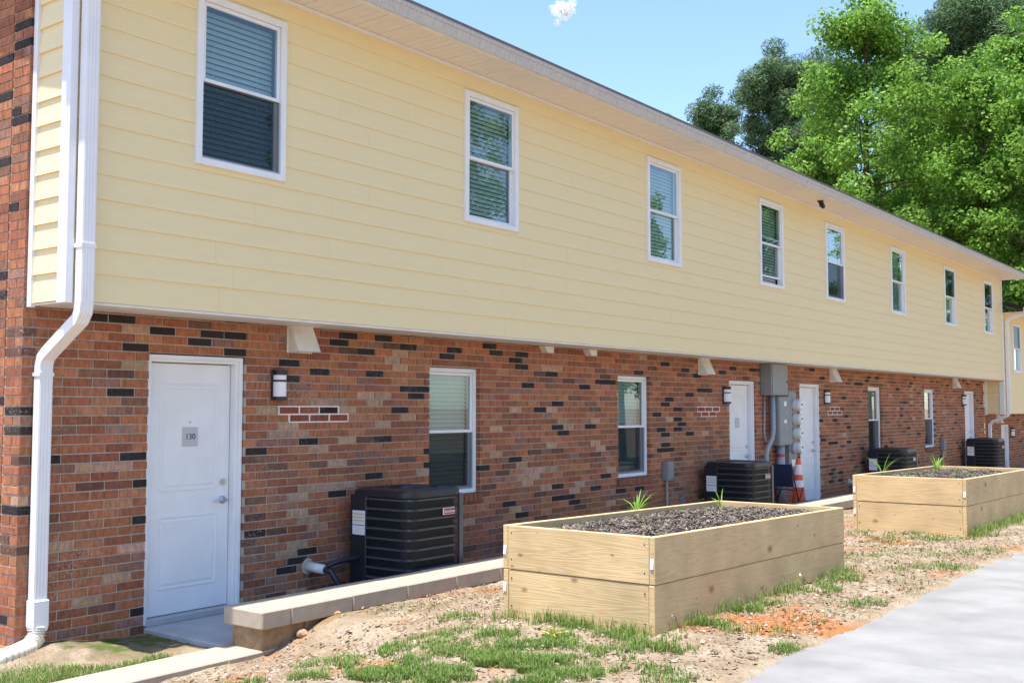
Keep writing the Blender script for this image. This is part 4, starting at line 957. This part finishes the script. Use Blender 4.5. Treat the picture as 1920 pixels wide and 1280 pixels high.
def tree(name, px_, depth, ytop, width, kind, lab, cat, group, zlow=None, seed=0):
    rs = random.Random(seed); base = at(px_, depth); zt = CAMZ+(764-ytop)*depth/FPX; Wd = width*depth/FPX/2; z0 = -2.5
    zl = zlow if zlow is not None else zt*.25
    T = empty(name, (base.x, base.y, z0), lab, cat, group)
    Ht = zt-z0; trunk = MB(); lean = rs.uniform(-.03, .03)
    tp = lambda z: Vector((base.x+lean*(z-z0)+.15*math.sin(z*.4+seed), base.y+.12*math.cos(z*.35+seed), z))
    zz = np.linspace(z0, zt*.93, 12); r0 = .012*Ht+.05
    trunk.tube([tp(z) for z in zz], [r0*(1-.88*(i/11)) for i in range(12)], 9)
    cs, rd = [], []
    nb = 46 if kind == 'leaf' else 48
    for i in range(nb):
        f = (i+.5)/nb; z = zl+(zt-zl)*f*.96
        prof = math.sin(math.pi*min(1, (f*.88+.12)))**.7 if kind == 'leaf' else (.35+.65*math.sin(math.pi*min(1, f*.8+.2)))
        L = Wd*prof*rs.uniform(.45, 1.2); a = i*2.4+rs.uniform(-.5, .5); s = tp(min(z, zt*.9)-L*.25)
        e = s+Vector((math.cos(a)*L, math.sin(a)*L, L*rs.uniform(.15, .55))); mid = s.lerp(e, .5)+Vector((rs.uniform(-.2, .2), rs.uniform(-.2, .2), rs.uniform(-.1, .3)))
        rb = max(.025, r0*.32*(1-f*.7)); trunk.tube([s, mid, e], [rb, rb*.6, rb*.2], 5, cap=False)
        k = 5 if kind == 'leaf' else 4
        for j in range(k):
            g_ = .35+.65*(j+1)/k; q = (s.lerp(mid, g_*2) if g_ < .5 else mid.lerp(e, g_*2-1))
            q = q+Vector((rs.gauss(0, 1), rs.gauss(0, 1), rs.gauss(0, .7)))*(.10*Wd+.25); cs.append(tuple(q)); rd.append(rs.uniform(.55, 1.15)*(.19*Wd+.22 if kind == 'leaf' else .22*Wd+.35))
    cs.append(tuple(tp(zt*.97))); rd.append(.2*Wd+.3)
    trunk.build('trunk', 'bark', T, smooth=True)
    if kind == 'leaf': P = leafcloud(cs, rd, 265, .108, 1.3)
    else: P = leafcloud(cs, rd, 520, .19, .34, .75)
    quadmesh('crown', P, kind, T)
    return T
G1, G2 = 'broadleaf trees behind the building', 'pines behind the building'
tree('broadleaf_tree', 1640, 56, -45, 340, 'leaf', 'tall bright green broadleaf tree, highest of the light green crowns', 'tree', G1, seed=1, zlow=5)
tree('broadleaf_tree', 1850, 52, 70, 260, 'leaf', 'light green broadleaf tree above the far end of the roof', 'tree', G1, seed=2, zlow=3)
tree('broadleaf_tree', 1530, 60, 250, 190, 'leaf', 'shorter light green tree rising just behind the roof line under the pines', 'tree', G1, seed=3, zlow=3)
tree('broadleaf_tree', 1740, 64, 200, 260, 'leaf', 'shaded broadleaf tree between the two brightest crowns', 'tree', G1, seed=4, zlow=2)
tree('broadleaf_tree', 1960, 50, 120, 240, 'leaf', 'broadleaf tree behind the stepped down block', 'tree', G1, seed=5, zlow=2)
tree('pine_tree', 1455, 74, 55, 190, 'needle', 'dark rounded pine standing against the sky behind the roof', 'tree', G2, seed=6, zlow=7)
tree('pine_tree', 1345, 80, 150, 150, 'needle', 'smaller dark pine lowest beside the open sky', 'tree', G2, seed=7, zlow=6)
tree('pine_tree', 1262, 88, 200, 60, 'needle', 'tip of a distant pine just showing over the roof', 'tree', G2, seed=8, zlow=9)
tree('pine_tree', 1850, 72, -90, 330, 'needle', 'tall grey green pine behind the broadleaf crowns', 'tree', G2, seed=9, zlow=8)
tree('pine_tree', 1740, 82, 20, 170, 'needle', 'pine with dark trunk between the broadleaf crowns', 'tree', G2, seed=10, zlow=6)
tree('pine_tree', 1545, 80, 75, 200, 'needle', 'dark pine hidden behind the tallest broadleaf tree', 'tree', G2, seed=12, zlow=4)
tree('pine_tree', 1960, 80, 60, 220, 'needle', 'dark pine behind the stepped down block', 'tree', G2, seed=13, zlow=3)
tree('broadleaf_tree', 1800, 60, 110, 280, 'leaf', 'broadleaf tree filling the gap under the tall grey green pine', 'tree', G1, seed=21, zlow=2)
tree('broadleaf_tree', 1925, 56, -10, 230, 'leaf', 'tall light green broadleaf tree farthest along the far block', 'tree', G1, seed=22, zlow=2)
tree('pine_tree', 1945, 76, -90, 260, 'needle', 'tall dark pine behind the farthest broadleaf tree', 'tree', G2, seed=23, zlow=3)
# trees across the path, mirrored in the window panes
src = [o for o in bpy.data.objects if o.name.startswith('broadleaf_tree')][:3]
for i, (x, y) in enumerate(((14, -24), (24, -27), (34, -23), (44, -26), (54, -21), (64, -24), (74, -19), (84, -22), (94, -17), (105, -20), (116, -16), (128, -19))):
    s = src[i % 3]; c = s.copy(); COL.objects.link(c); c.location = (x, y, -2.5); c['label'] = 'broadleaf tree across the path, mirrored in the window glass'; c['group'] = 'trees across the path'
    for chd in s.children:
        d = chd.copy(); COL.objects.link(d); d.parent = c

# small cloud high over the roof
cl = at(1057, 900)+Vector((0, 0, CAMZ+(764-4)*900/FPX))
m, t, b = newmat('vapour'); b.inputs['Base Color'].default_value = (.95, .95, .95, 1); b.inputs['Roughness'].default_value = 1
tl = N(t, 'ShaderNodeBsdfTranslucent'); tl.inputs[0].default_value = (.95, .95, .95, 1); mxa = N(t, 'ShaderNodeMixShader'); t.links.new(b.outputs[0], mxa.inputs[1]); t.links.new(tl.outputs[0], mxa.inputs[2])
tp_ = N(t, 'ShaderNodeBsdfTransparent'); mxb = N(t, 'ShaderNodeMixShader'); mxb.inputs[0].default_value = .2; t.links.new(tp_.outputs[0], mxb.inputs[1]); t.links.new(mxa.outputs[0], mxb.inputs[2])
t.links.new(mxb.outputs[0], t.nodes['Material Output'].inputs[0])
cc = [(random.gauss(0, 6.5), random.gauss(0, 5), random.gauss(0, 4)) for i in range(26)]
P = leafcloud(cc, [random.uniform(2.5, 5.5) for _ in cc], 7, .95, 1.6, .8)
o = quadmesh('cloud', P, 'vapour'); o.location = cl; structure(o)
